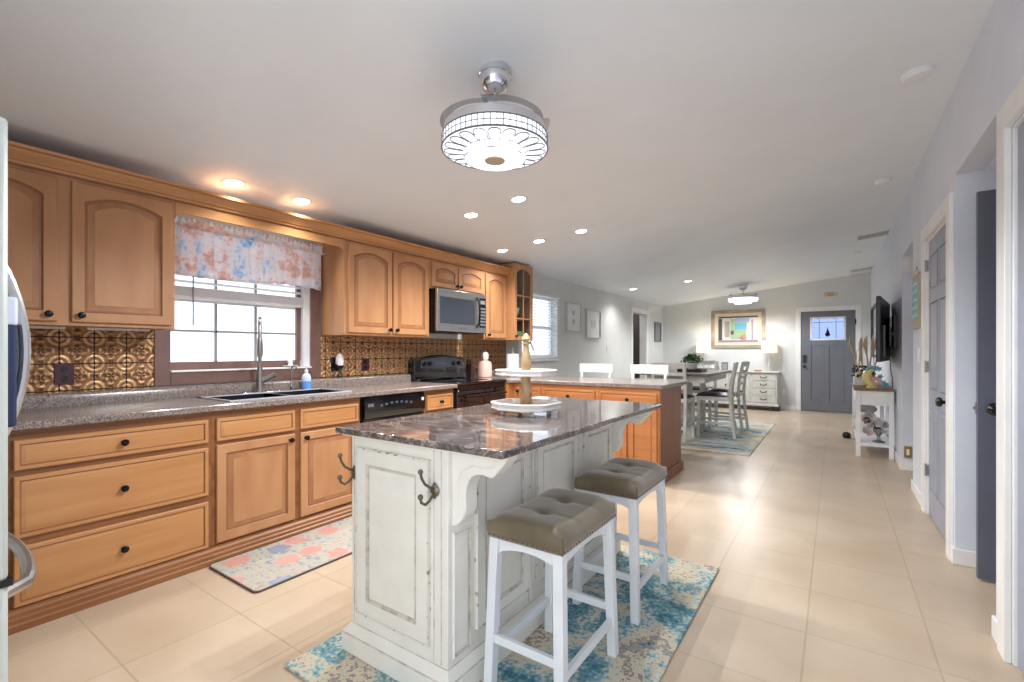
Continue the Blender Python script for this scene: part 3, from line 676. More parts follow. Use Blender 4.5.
t = thing('faucet', 'tall brushed nickel pull-down faucet behind the sink', 'faucet', (-3.47, 1.79, .92))
FM = mat('brushed_nickel', (150, 144, 140), .28, .85)
MB().box(-3.50, -3.442, 1.66, 1.94, .9196, .930).build('base_plate', M['chrome'], t, bevel=.004)
b = MB(); b.lathe([(.030, 0), (.026, .02), (.024, .12), (.018, .16), (.016, .22)], (-3.47, 1.79, .93), seg=18); b.build('column', FM, t)
b = MB(); pts = [(-3.47, 1.79, 1.14)]
for k in range(9):
    a = PI*k/8; q = .07-.07*math.cos(a); pts.append((-3.47+q*.889, 1.79-q*.458, 1.39+.07*math.sin(a)))
SPX, SPY = -3.47+.14*.889, 1.79-.14*.458; pts += [(SPX, SPY, 1.30)]; b.tube(pts, .013, 10); b.build('neck', FM, t)
b = MB(); b.lathe([(.016, 0), (.021, .03), (.019, .11), (.015, .14)], (SPX, SPY, 1.18), seg=14); b.build('spray_head', FM, t)
b = MB(); b.lathe([(.022, 0), (.018, .03), (.018, .08), (.022, .10), (0, .115)], (-3.465, 1.80, 1.005), (.45, .75, .42), seg=14); b.build('lever', FM, t)
t = thing('filter_tap', 'small chrome water filter tap right of the tall faucet', 'faucet', (-3.47, 2.03, .92))
b = MB(); b.cyl((-3.47, 2.03, .9196), (-3.47, 2.03, .96), .012); b.tube([(-3.47, 2.03, .96), (-3.47, 2.03, 1.08), (-3.45, 2.03, 1.11), (-3.42, 2.03, 1.11), (-3.40, 2.03, 1.095)], .006); b.build('spout', M['chrome'], t)
t = thing('soap_dispenser', 'clear soap bottle of blue liquid beside the sink', 'soap bottle', (-3.40, 2.30, .915)); SC = Vector((-3.475, 2.16, .9195))
t.location = SC
b = MB(); b.lathe([(.033, 0), (.035, .008), (.035, .065), (0, .066)], SC, seg=18); b.build('liquid', mat('blue_soap', (108, 160, 232), .2), t)
b = MB(); b.lathe([(.036, .066), (.036, .095), (.028, .118), (.012, .13), (.012, .142)], SC, seg=18); b.build('bottle', mat('clear_plastic', (200, 214, 232), .1), t)
b = MB(); b.lathe([(.014, .142), (.014, .155), (.005, .158), (.005, .175), (.01, .178), (.01, .188), (0, .19)], SC, seg=12); b.cyl(SC+Vector((0, 0, .184)), SC+Vector((.035, .01, .18)), .005); b.build('pump', M['white'], t)
b = MB(); c = (KX-.0, 2.10, WZ0+.006); b.lathe([(.03, 0), (.055, .008), (.058, .014), (.02, .016), (.016, .03), (.022, .045), (.012, .06), (0, .062)], c, seg=16)
tag(b.build('ring_dish', M['ceramic'], loc=c), 'small white dish with finial on the kitchen window sill', 'dish')
# outlets on the tin
def outlet(y, z, label, w=.075, h=.115, mt=None, x=-3.590):
    t = thing('wall_outlet', label, 'outlet', (x, y, z-h/2))
    MB().box(x, x+.006, y-w/2, y+w/2, z-h/2, z+h/2).build('cover_plate', mt, t, bevel=.002)
    b = MB()
    for dz in (-.026, .026): b.lathe([(.015, 0), (.015, .0025), (0, .0026)], (x+.006, y, z+dz), (1, 0, 0), seg=14)
    b.build('socket', M['black'] if mt is not M['trim'] else M['white'], t)
OB = mat('bronze_plate', (74, 48, 56), .35, .5)
outlet(.755, 1.095, 'dark bronze double outlet on the tin tiles near the refrigerator', .085, .12, OB)
outlet(2.50, 1.11, 'black outlet on the tin tiles right of the window', .08, .115, M['black'])
outlet(2.82, 1.10, 'dark bronze outlet on the tin tiles left of the range', .075, .115, OB)
t = thing('air_freshener', 'white plug-in air freshener on the black outlet', 'air freshener', (-3.584, 2.515, 1.10))
b = MB(); b.box(-3.58, -3.54, 2.49, 2.555, 1.075, 1.11); b.build('body', M['black'], t, bevel=.006)
b = MB(); b.lathe([(.030, 0), (.036, .03), (.032, .07), (.015, .10), (0, .105)], (-3.555, 2.523, 1.10), seg=16); b.build('cover', M['ceramic'], t)
t = thing('bud_vase', 'small clear vase of green stems on the counter lip', 'vase', (-3.565, 2.535, .992))
b = MB(); b.lathe([(.016, 0), (.02, .02), (.012, .05), (.014, .065), (.011, .065), (.009, .05), (0, .01)], (-3.565, 2.535, .992), seg=14); b.build('glass', glassmat('green_glass', (150, 175, 160), .2), t)
b = MB()
for k in range(6):
    a = k; b.tube([(-3.565, 2.535, 1.0), (-3.565+.01*math.cos(a), 2.535+.012*math.sin(a), 1.06), (-3.563+.02*math.cos(a), 2.535+.025*math.sin(a), 1.085)], .0025, 5)
b.build('stem', M['green'], t)
# under-cabinet lights
for y, lb in ((.60, 'white under-cabinet light strip nearest the refrigerator'), (.98, 'white under-cabinet light strip nearest the window')):
    t = thing('light_strip', lb, 'light strip', (-3.45, y, 1.345), group='light strips under the left wall cabinet')
    MB().box(-3.47, -3.44, y-.16, y+.13, 1.344, 1.357).build('housing', M['white'], t, bevel=.002)
# canister right of the range, small toaster shapes and paper towels
t = thing('glass_canister', 'pink swing-top bottle on the counter right of the range', 'bottle', (-3.40, 4.385, .915)); c = Vector((-3.40, 4.385, .915))
b = MB(); b.lathe([(.074, 0), (.082, .01), (.082, .15), (.068, .185), (.03, .20), (.03, .21), (0, .21)], c, seg=20); b.build('jar', mat('pink_glass', (222, 186, 176), .2), t)
b = MB(); b.lathe([(.036, .21), (.042, .225), (.042, .27), (.028, .295), (0, .30)], c, seg=16); b.build('stopper', M['ceramic'], t)
b = MB(); b.tube([c+Vector((0, -.032, .20)), c+Vector((0, -.054, .24)), c+Vector((0, -.05, .29))], .004, 6); b.tube([c+Vector((0, .032, .20)), c+Vector((0, .054, .24)), c+Vector((0, .05, .29))], .004, 6); b.build('clamp', M['black'], t)
t = thing('paper_towel_holder', 'paper towel roll on a white stand at the counter corner', 'paper towels', (-3.22, 4.70, .915)); c = Vector((-3.22, 4.70, .915))
b = MB(); b.lathe([(.075, 0), (.075, .012), (.012, .016), (.010, .33), (.015, .34), (0, .35)], c, seg=22); b.build('stand', M['silver'], t)
b = MB(); b.lathe([(.02, .02), (.078, .02), (.078, .275), (.02, .275)], c, seg=24); b.build('roll', M['white'], t)
t = thing('knife_block', 'small dark knife block beside the range backguard', 'knife block', (-3.50, 4.23, .915))
b = MB(); b.prism([(4.19, .915), (4.25, .915), (4.25, 1.04), (4.19, 1.07)], 0, -3.535, -3.45); b.build('block', M['wood_dark'], t)
b = MB()
for k in range(3):
    b.cyl((-3.52+k*.027, 4.21, 1.05), (-3.52+k*.027, 4.20, 1.13), .007)
b.build('handle', M['black'], t)

# blinds and valance at the kitchen window
t = thing('window_blind', 'white horizontal blind half raised in the kitchen window', 'blind', (KX-.03, 1.77, 1.6))
b = MB(); y0, y1 = WY0+.004, WY1-.055; bx = KX-.028
for k in range(8): b.prism([(bx-.022, 1.69+k*.045), (bx+.022, 1.70+k*.045), (bx+.022, 1.703+k*.045), (bx-.022, 1.693+k*.045)], 1, y0, y1)
b.build('slats', M['blind'], t, smooth=False)
b = MB()
for k in range(8): b.box(bx-.024, bx+.024, y0, y1, 1.603+k*.0075, 1.6085+k*.0075)
b.build('slat_stack', M['blind'], t, smooth=False)
MB().box(bx-.026, bx+.026, y0, y1, 1.58, 1.601).build('bottom_rail', M['blind'], t, bevel=.003)
MB().box(bx-.026, bx+.026, y0, y1, 2.04, WZ1-.001).build('head_rail', M['blind'], t)
b = MB(); b.cyl((bx+.034, 1.405, 1.40), (bx+.034, 1.405, 2.05), .005, seg=8); b.build('wand', mat('wand_grey', (150, 150, 150), .4), t)
for y in (1.45, 1.95): b = MB(); b.cyl((bx+.028, y, 1.60), (bx+.028, y, 2.05), .0015, seg=5); b.build('cord', M['white'], t)
def wavy(name, parent, y0, y1, ztop, zbot, x, amp, folds, mt, ny=140, nz=10, ruffle=.012, bottom=None):
    b = MB(); rows = []
    for j in range(nz+1):
        v = j/nz; row = []
        for i in range(ny+1):
            u = i/ny; ph = 2*PI*folds*u
            xx = x+amp*(.35+.65*(1-v))*math.sin(ph+.8*math.sin(3.1*u*PI))+.004*math.sin(ph*2.3)
            zz = zbot(u)+(ztop(u)-zbot(u))*v
            if j == nz: zz += ruffle*math.sin(ph*1.7+1)
            row.append(b.bm.verts.new((xx, y0+(y1-y0)*u, zz)))
        rows.append(row)
    for R, S in zip(rows, rows[1:]):
        for i in range(ny): b.bm.faces.new((R[i], R[i+1], S[i+1], S[i]))
    o = b.build(name, mt, parent, smooth=True, ang=80)
    s = o.modifiers.new('thick', 'SOLIDIFY'); s.thickness = .002
    return o
t = thing('window_valance', 'shirred curtain valance with pastel coral and shell print', 'valance', (-3.5, 1.77, 1.72))
wavy('fabric', t, 1.232, 2.31, lambda u: 2.055+.01*math.sin(6*u), lambda u: 1.725-.012*math.sin(u*PI*2), -3.50, .022, 10, M['valance'])
wavy('header_ruffle', t, 1.232, 2.31, lambda u: 2.085, lambda u: 2.03, -3.482, .013, 19, M['valance'], nz=3, ruffle=.014)
b = MB(); b.cyl((-3.50, 1.22, 2.03), (-3.50, 2.335, 2.03), .008); b.build('rod', M['white'], t)
for y in (1.24, 2.315): b = MB(); b.box(-3.582, -3.50, y-.006, y+.006, 2.02, 2.04); b.build('bracket', M['white'], t)

# ------------------------------------------------------------------ refrigerator
t = thing('refrigerator', 'light grey french door refrigerator at the left edge of the photo', 'refrigerator', (-2.07, -.15, 0))
MB().box(-2.52, -1.625, -.54, .175, .02, 1.775).build('cabinet', M['fridge'], t, bevel=.006)
def fdoor(x0, x1, z0, z1, name): return MB().box(x0, x1, .175, .243, z0, z1).build(name, M['fridge'], t, bevel=.01)
dl = fdoor(-2.52, -2.075, .68, 1.78, 'door'); drt = fdoor(-2.068, -1.617, .68, 1.78, 'door'); fz = fdoor(-2.52, -1.617, .06, .67, 'freezer_drawer')
def bowed(x, z0, z1, y0, dep, par):
    b = MB(); pts = []
    for k in range(17):
        u = k/16; pts.append((x, y0+dep*math.sin(PI*u)**.6, z0+(z1-z0)*u))
    b.tube(pts, .013, 10); return b.build('handle', M['chrome'] if 0 else mat('handle_steel', (190, 190, 192), .25, .8), par)
bowed(-2.035, .90, 1.55, .240, .10, drt); bowed(-2.11, .90, 1.55, .240, .10, dl)
b = MB(); pts = []
for k in range(17):
    u = k/16; pts.append((-2.44+.74*u, .242+.09*math.sin(PI*u)**.35, .62))
b.tube(pts, .016, 10); b.build('handle', M['steel'], fz)
b = MB(); b.box(-1.66, -1.615, .19, .250, .667, .683); b.build('hinge', M['black'], t)
t = thing('dish_towel', 'navy and white towel hanging on the refrigerator handle', 'towel', (-2.04, .31, .9))
b = MB(); b.box(-2.075, -2.0, .292, .318, 1.0, 1.34, 0); b.build('cloth', mat('navy_cloth', (44, 54, 84), .9), t, bevel=.008)
b = MB(); b.box(-2.077, -1.998, .290, .320, 1.30, 1.385); b.build('white_band', mat('pale_cloth', (206, 212, 232), .9), t, bevel=.008)

# ------------------------------------------------------------------ island
IX0, IX1, IY0, IY1 = -1.625, -1.10, 1.21, 2.70
M['seam'] = mat('antiqued_seam', (204, 199, 188), .6, col2=(132, 118, 104), scale=22, detail=5, lo=.45, hi=.85)
DI = [M['distress'], M['seam']]
t = thing('kitchen_island', 'distressed white island with raised panels and dark brown marble top', 'island', (-1.36, 1.95, 0))
MB().box(IX0, IX1, IY0, IY1, .10, .884).build('body', M['distress'], t, bevel=.004)
b = MB()
b.box(IX0-.028, IX1+.028, IY0-.028, IY1+.028, .0125, .085)
bm_ = b.build('plinth', M['distress'], t, bevel=.004)
b = MB(); lv = [(.028, .085), (.026, .092), (.010, .112), (.003, .122), (0, .124)]
rings = []
for o_, z in lv: rings.append([b.bm.verts.new(p) for p in ((IX0-o_, IY0-o_, z), (IX1+o_, IY0-o_, z), (IX1+o_, IY1+o_, z), (IX0-o_, IY1+o_, z))])
for li, (A, B_) in enumerate(zip(rings, rings[1:])):
    for i in range(4):
        f = b.bm.faces.new((A[i], A[(i+1) % 4], B_[(i+1) % 4], B_[i])); f.material_index = 1 if li in (0, 3) else 0
b.build('base_moulding', DI, t)
# marble top with eased edge
MB().box(-1.675, -.835, 1.165, 2.76, .892, .917).build('countertop', M['marble'], t, bevel=.006)
MB().box(-1.655, -.86, 1.185, 2.74, .884, .892).build('sub_top', M['distress'], t)
# end panel facing the camera
b = MB(); b.panel((-1.575, IY0, .185), (1, 0, 0), (0, 0, 1), (0, -1, 0), .39, .65, .055, t=.014, low=.006); b.build('end_panel', DI, t, ang=25)
b = MB(); W_, H_ = .39, .65  # thin worn bead round the panel
def bead(b, o, u, v, n, W, H, w, t_):
    o, u, v, n = map(Vector, (o, u, v, n))
    for (a0, a1, b0, b1) in ((-w, W+w, -w, 0), (-w, W+w, H, H+w), (-w, 0, 0, H), (W, W+w, 0, H)):
        c_ = [o+u*x+v*y+n*h for h in (0, t_) for x, y in ((a0, b0), (a1, b0), (a1, b1), (a0, b1))]
        vv = [b.bm.verts.new(p) for p in c_]
        for q in ((0,1,2,3),(4,5,6,7),(0,1,5,4),(1,2,6,5),(2,3,7,6),(3,0,4,7)): b.bm.faces.new([vv[i] for i in q])
bead(b, (-1.575, IY0, .185), (1,0,0), (0,0,1), (0,-1,0), .39, .65, .005, .016); b.build('worn_bead', M['distress_line'], t)
for x in (-1.605, -1.165, -1.13):
    MB().box(x-.0015, x+.0015, IY0-.0015, IY0+.001, .13, .88).build('corner_bead', M['seam'], t)
# long side panels
for ya, yb in ((1.36, 1.715), (1.785, 2.18), (2.25, 2.63)):
    b = MB(); b.panel((IX1, ya, .20), (0, 1, 0), (0, 0, 1), (1, 0, 0), yb-ya, .62, .045, t=.014, low=.006); b.build('side_panel', DI, t, ang=25)
    b = MB(); bead(b, (IX1, ya, .20), (0,1,0), (0,0,1), (1,0,0), yb-ya, .62, .004, .016); b.build('worn_bead', M['distress_line'], t)
for y in (1.727, 1.775, 2.192, 2.240): MB().box(IX1, IX1+.0012, y-.0015, y+.0015, .13, .88).build('seam_line', M['seam'], t)
for y in (1.738, 1.762, 2.204, 2.228): MB().box(IX1-.001, IX1+.008, y-.006, y+.006, .13, .88).build('fluting', M['distress'], t, bevel=.003)
b = MB(); b.panel((IX1, 1.235, .15), (0, 1, 0), (0, 0, 1), (1, 0, 0), .095, .44, .004, t=.008, low=.007); b.build('pilaster_panel', DI, t)
# corbels under the overhang
def corbel(y):
    pts = [(IX1, .884), (-.862, .884), (-.868, .868), (-.885, .848), (-.905, .828), (-.918, .812), (-.932, .806), (-.95, .809), (-.97, .812), (-.99, .809), (-1.008, .800), (-1.022, .785), (-1.032, .765), (-1.038, .74), (-1.038, .715), (-1.036, .69), (-1.040, .668), (-1.050, .65), (-1.064, .634), (-1.078, .622), (IX1, .612)]
    b = MB(); b.prism([(p[0], p[1]) for p in pts], 1, y-.0325, y+.0325); c_ = b.build('corbel', M['distress'], t, bevel=.004)
    q = MB(); q.tube([(-.90, y-.034, .868), (-.92, y-.034, .845), (-.96, y-.034, .838), (-1.01, y-.034, .838), (-1.05, y-.034, .815), (-1.068, y-.034, .78), (-1.072, y-.034, .70), (-1.085, y-.034, .65)], .0035, 6); q.build('scroll_line', M['distress'], c_)
corbel(1.262); corbel(2.655)
# coat hooks
def hook(x, lb):
    t = thing('coat_hook', lb, 'hook', (x, IY0, .735), group='pewter coat hooks on the island end')
    b = MB(); b.lathe([(.02, 0), (.022, .004), (.012, .012), (0, .013)], (x, IY0-.0, .735), (0, -1, 0), seg=14); b.ball((x, IY0-.006, .735), .015, 12, sc=(.8, .35, 2.0)); b.build('back_plate', M['iron'], t, bevel=.003)
    b = MB(); b.tube([(x, IY0-.01, .745), (x, IY0-.03, .752), (x, IY0-.052, .768), (x, IY0-.068, .792), (x, IY0-.072, .808)], .005, 8); b.ball((x, IY0-.073, .815), .0095)
    b.tube([(x, IY0-.01, .725), (x, IY0-.03, .705), (x, IY0-.05, .697), (x, IY0-.07, .71), (x, IY0-.072, .722)], .005, 8); b.ball((x, IY0-.073, .729), .010); b.build('prong', M['iron'], t)
hook(-1.60, 'left pewter double coat hook on the island end'); hook(-1.158, 'right pewter double coat hook on the island end')
# tiered tray
TC = Vector((-1.25, 1.94, .917))
t = thing('tiered_tray', 'white two-tier tray with turned wooden pole on the island', 'tray', TC)
def octo(c, a, bb, z0, z1, th, name, parent):
    pts = [(a, -bb*.45), (a*.95, -bb*.62), (a*.6, -bb*.86), (a*.42, -bb), (-a*.42, -bb), (-a*.6, -bb*.86), (-a*.95, -bb*.62), (-a, -bb*.45), (-a, bb*.45), (-a*.95, bb*.62), (-a*.6, bb*.86), (-a*.42, bb), (a*.42, bb), (a*.6, bb*.86), (a*.95, bb*.62), (a, bb*.45)]
    b = MB(); n = len(pts); R = []
    for s_, z in ((1.0, z0), (1.04, z0+.006), (1.0, (z0+z1)/2), (1.05, z1-.004), (1.03, z1), (.95, z1), (.93, z0+th), ):
        R.append([b.bm.verts.new((c.x+x*s_, c.y+y*s_, z)) for x, y in pts])
    for A, B_ in zip(R, R[1:]):
        for i in range(n): b.bm.faces.new((A[i], A[(i+1) % n], B_[(i+1) % n], B_[i]))
    b.bm.faces.new(R[0][::-1]); b.bm.faces.new(R[-1]).material_index = 1
    return b.build(name, [M['ceramic'], M['bead_wood']], parent, ang=30)
lt = octo(TC, .15, .14, .942, .978, .010, 'lower_tray', t)
for k in range(4):
    a = PI/4+k*PI/2; c = TC+Vector((.12*math.cos(a), .11*math.sin(a), 0))
    b = MB(); b.lathe([(0, 0), (.012, .001), (.014, .008), (.008, .013), (.011, .02), (.013, .026)], c, seg=12); b.build('foot', M['ceramic'], lt)
octo(TC, .135, .115, 1.105, 1.135, .010, 'upper_tray', t)
b = MB(); b.lathe([(.025, .036), (.027, .05), (.028, .08), (.022, .095), (.028, .11), (.027, .14), (.022, .165), (.025, .19)], TC, seg=20)
b.lathe([(.024, .205), (.022, .215), (.025, .235), (.024, .26), (.017, .31), (.013, .335), (.020, .345), (.014, .352), (.022, .366), (.016, .380), (.006, .393), (0, .398)], TC, seg=20)
b.build('pole', M['bead_wood'], t)
b = MB(); pts = [TC+Vector((.01, 0, .36)), TC+Vector((.035, -.01, .345)), TC+Vector((.045, .0, .31))]; b.tube(pts, .004, 6); b.ball(TC+Vector((.03, -.012, .352)), .008); b.build('tassel', mat('sage_bead', (120, 136, 110), .6), t)

# ------------------------------------------------------------------ stools
def make_stool():
    t = thing('counter_stool', 'x', 'stool', group='backless saddle stools at the island')
    a, bb, zf = .141, .212, .55    # half sizes at the seat rail
    tops = {}; 
    for sx_ in (-1, 1):
        for sy in (-1, 1):
            b = MB(); b.bar((sx_*(a+.004), sy*(bb+.004), 0), (sx_*(a-.012), sy*(bb-.014), zf), .036, .036); b.build('leg', M['stool'], t, bevel=.002, local=True)
    for sx_ in (-1, 1):   # long aprons with arched underside
        b = MB(); y = bb-.03; pts = [(-y, zf), (-y, zf-.07)]
        for k in range(9):
            u = -1+2*k/8; pts.append((u*(y-.01), zf-.055+.022*(1-u*u)-.0))
        pts += [(y, zf-.07), (y, zf)]
        b.prism(pts, 0, sx_*(a-.018)-.010, sx_*(a-.018)+.010); b.build('apron', M['stool'], t, local=True)
    for sy in (-1, 1):
        b = MB(); x = a-.028; pts = [(-x, zf), (-x, zf-.06)]
        for k in range(7):
            u = -1+2*k/6; pts.append((u*(x-.01), zf-.05+.018*(1-u*u)))
        pts += [(x, zf-.06), (x, zf)]
        b.prism(pts, 1, sy*(bb-.02)-.010, sy*(bb-.02)+.010); b.build('apron', M['stool'], t, local=True)
    for sx_ in (-1, 1): MB().box(sx_*(a)-.009, sx_*(a)+.009, -bb+.01, bb-.01, .125, .155).build('stretcher', M['stool'], t, bevel=.002, local=True)
    for sy in (-1, 1): MB().box(-a+.01, a-.01, sy*(bb+.0)-.009, sy*(bb+.0)+.009, .175, .205).build('stretcher', M['stool'], t, bevel=.002, local=True)
    # saddle cushion
    b = MB(); nx, ny = 26, 34; A_, B_ = a+.013, bb+.012; g = []
    for i in range(nx+1):
        row = []
        for j in range(ny+1):
            u = -1+2*i/nx; v = -1+2*j/ny
            e = max(abs(u), abs(v)); ss = (abs(u)**8+abs(v)**8)**(1/8)
            z = zf+.066+.016*v*v+.010*(1-u*u)-.026*min(1, ss)**12
            for cy in (-.36, .36):
                r2 = (u*A_/.030)**2+((v-cy)*B_/.030)**2; z -= .014*math.exp(-r2)
                z -= .005*math.exp(-(((v-cy)*B_)/.012)**2)*(1-abs(u)**3)
            k_ = 1 if e < .999 else 1.0
            x_, y_ = u*A_, v*B_
            if e > 0: 
                sh = 1-.03*max(0, ss-.98)
                x_ *= sh; y_ *= sh
            row.append(b.bm.verts.new((x_, y_, z)))
        g.append(row)
    for i in range(nx):
        for j in range(ny): b.bm.faces.new((g[i][j], g[i+1][j], g[i+1][j+1], g[i][j+1]))
    edge = [g[i][0] for i in range(nx)]+[g[nx][j] for j in range(ny)]+[g[i][ny] for i in range(nx, 0, -1)]+[g[0][j] for j in range(ny, 0, -1)]
    low = [b.bm.verts.new((v.co.x*1.02, v.co.y*1.015, zf+.022)) for v in edge]; low2 = [b.bm.verts.new((v.co.x*1.0, v.co.y*1.0, zf+.0005)) for v in edge]
    n = len(edge)
    for i in range(n):
        j = (i+1) % n
        b.bm.faces.new((edge[i], edge[j], low[j], low[i])); b.bm.faces.new((low[i], low[j], low2[j], low2[i]))
    b.bm.faces.new(low2)
    cu_ = b.build('cushion', M['velvet'], t, local=True, ang=180)
    b = MB(); 
    def nail(x, y, nn): b.lathe([(.0055, 0), (.0045, .003), (0, .004)], (x, y, zf+.010), nn, seg=6)
    for k in range(15):
        x = -A_+.012+(2*A_-.024)*k/14
        for s_ in (-1, 1): nail(x, s_*(B_*1.0), (0, s_, 0))
    for k in range(21):
        y = -B_+.012+(2*B_-.024)*k/20
        for s_ in (-1, 1): nail(s_*(A_*1.0), y, (s_, 0, 0))
    b.build('nailhead_trim', M['iron'], cu_, local=True)
    return t
st = make_stool(); st.location = (-.876, 1.562, .012); st['label'] = 'nearer olive velvet saddle stool with white legs at the island'
dup(st, (-.880, 2.26, .012), label='farther olive velvet saddle stool with white legs at the island')

# ------------------------------------------------------------------ rugs
def rug(name, x0, x1, y0, y1, th, mt, label, cat='rug', edge=None, r=.004):
    t = MB(); t.box(x0, x1, y0, y1, 0.0005, th); return tag(t.build(name, mt, loc=((x0+x1)/2, (y0+y1)/2, 0), bevel=r), label, cat)
rug('area_rug', -1.76, -.535, 1.0, 2.825, .012, M['rug'], 'distressed teal and cream rug under the island and stools')
rug('area_rug', -3.25, -.82, 6.06, 8.98, .010, M['rug2'], 'blue and grey abstract rug under the dining table')
def rrect(x0, x1, y0, y1, r):
    p = []
    for cx, cy, a0 in ((x1-r, y1-r, 0), (x0+r, y1-r, 90), (x0+r, y0+r, 180), (x1-r, y0+r, 270)):
        for k in range(5):
            a = math.radians(a0+k*22.5); p.append((cx+r*math.cos(a), cy+r*math.sin(a)))
    return p
t = thing('kitchen_mat', 'cushioned floor mat with coral and blue shell print below the sink', 'mat', (-2.66, 1.85, 0))
b = MB(); b.prism(rrect(-2.925, -2.40, 1.215, 2.47, .03), 2, .0005, .010); b.build('backing', mat('mat_edge', (92, 76, 70), .7), t)
b = MB(); b.prism(rrect(-2.92, -2.406, 1.221, 2.464, .026), 2, .010, .0125); b.build('printed_top', M['mat'], t)

# ------------------------------------------------------------------ ceiling fittings
def down(x, y, label):
    z = ceil_z(x); th = math.atan(.1149)
    t = thing('recessed_light', label, 'recessed light', (x, y, z), group='recessed ceiling lights')
    t.rotation_euler = (0, -th, 0)
    b = MB(); b.lathe([(.052, -.001), (.055, -.006), (.072, -.003), (.074, 0), (.052, 0)], (0, 0, 0), seg=28); b.build('trim_ring', M['white'], t, local=True)
    b = MB(); b.lathe([(0, -.003), (.052, -.003), (.052, -.001), (0, -.001)], (0, 0, 0), seg=28); b.build('lens', M['bulb'], t, local=True)
    ld = bpy.data.lights.new('downlight', 'SPOT'); ld.energy = DOWNLIGHT_W*(1 if x < -3.1 and y < 3 else ((1.6 if x < -2.9 else 3.5) if y > 5 else (1.2 if x < -2.9 else 3.4))); ld.spot_size = math.radians(150); ld.spot_blend = .9; ld.shadow_soft_size = .05; ld.color = (1, .96, .91)
    lo = bpy.data.objects.new('downlight', ld); COL.objects.link(lo); lo.location = (0, 0, -.06); lo.parent = t
for x, y, lb in ((-3.205, 1.485, 'recessed light above the left half of the window valance'), (-3.189, 1.945, 'recessed light above the right half of the window valance'),
    (-2.56, 3.107, 'recessed ceiling light nearest below-left of the chandelier fan'), (-2.085, 3.126, 'recessed ceiling light just right of and below the chandelier fan'),
    (-2.571, 4.243, 'left light of the pair above the peninsula'), (-2.114, 4.306, 'right light of the pair above the peninsula'), (-3.02, 4.207, 'recessed light close to the narrow cabinet right of the microwave'),
    (-2.985, 8.173, 'left of the two recessed lights over the dining area'), (-2.10, 8.441, 'right of the two recessed lights over the dining area')): down(x, y, lb)
for x, y, r_, lb in ((.364, 3.319, .07, 'round white smoke detector nearest the camera on the ceiling'), (.346, 5.221, .06, 'round white smoke detector in the middle of the hallway ceiling'), (.294, 8.69, .06, 'round white smoke detector farthest down the ceiling')):
    z = ceil_z(x); t = thing('smoke_detector', lb, 'smoke detector', (x, y, z), group='ceiling smoke detectors'); t.rotation_euler = (0, -math.atan(.1149), 0)
    b = MB(); b.lathe([(r_, .0), (r_, -.018), (r_*.9, -.03), (r_*.5, -.036), (0, -.037)], seg=24); b.build('cover', M['white'], t, local=True)
    b = MB(); b.lathe([(r_*1.04, .001), (r_*1.04, -.008), (r_, -.008), (r_, .001)], seg=24); b.build('mounting_ring', M['trim'], t, local=True)
for x, y, lb in ((.405, 7.658, 'ceiling air vent nearer the camera'), (.40, 10.744, 'ceiling air vent near the front door')):
    z = ceil_z(x); t = thing('air_vent', lb, 'vent', (x, y, z), group='ceiling air vents'); t.rotation_euler = (0, -math.atan(.1149), 0)
    b = MB(); b.box(-.16, .16, -.14, .14, -.002, 0); b.build('backing', mat('vent_dark', (70, 68, 66), .7), t, local=True)
    b = MB(); b.box(-.18, .18, -.16, -.14, -.01, 0); b.box(-.18, .18, .14, .16, -.01, 0); b.box(-.18, -.16, -.14, .14, -.01, 0); b.box(.16, .18, -.14, .14, -.01, 0); b.build('frame', M['trim'], t, local=True)
    b = MB()
    for k in range(9): b.box(-.16, .16, -.122+k*.03, -.115+k*.03, -.004, -.002)
    b.build('louvres', M['trim'], t, local=True)
x = -1.979; t = thing('blank_cover', 'small round ceiling cover plate between the recessed lights', 'cover plate', (x, 6.247, ceil_z(x))); t.rotation_euler = (0, -math.atan(.1149), 0)
MB().lathe([(.06, 0), (.06, -.006), (0, -.008)], seg=20).build('plate', M['ceiling'], t, local=True)

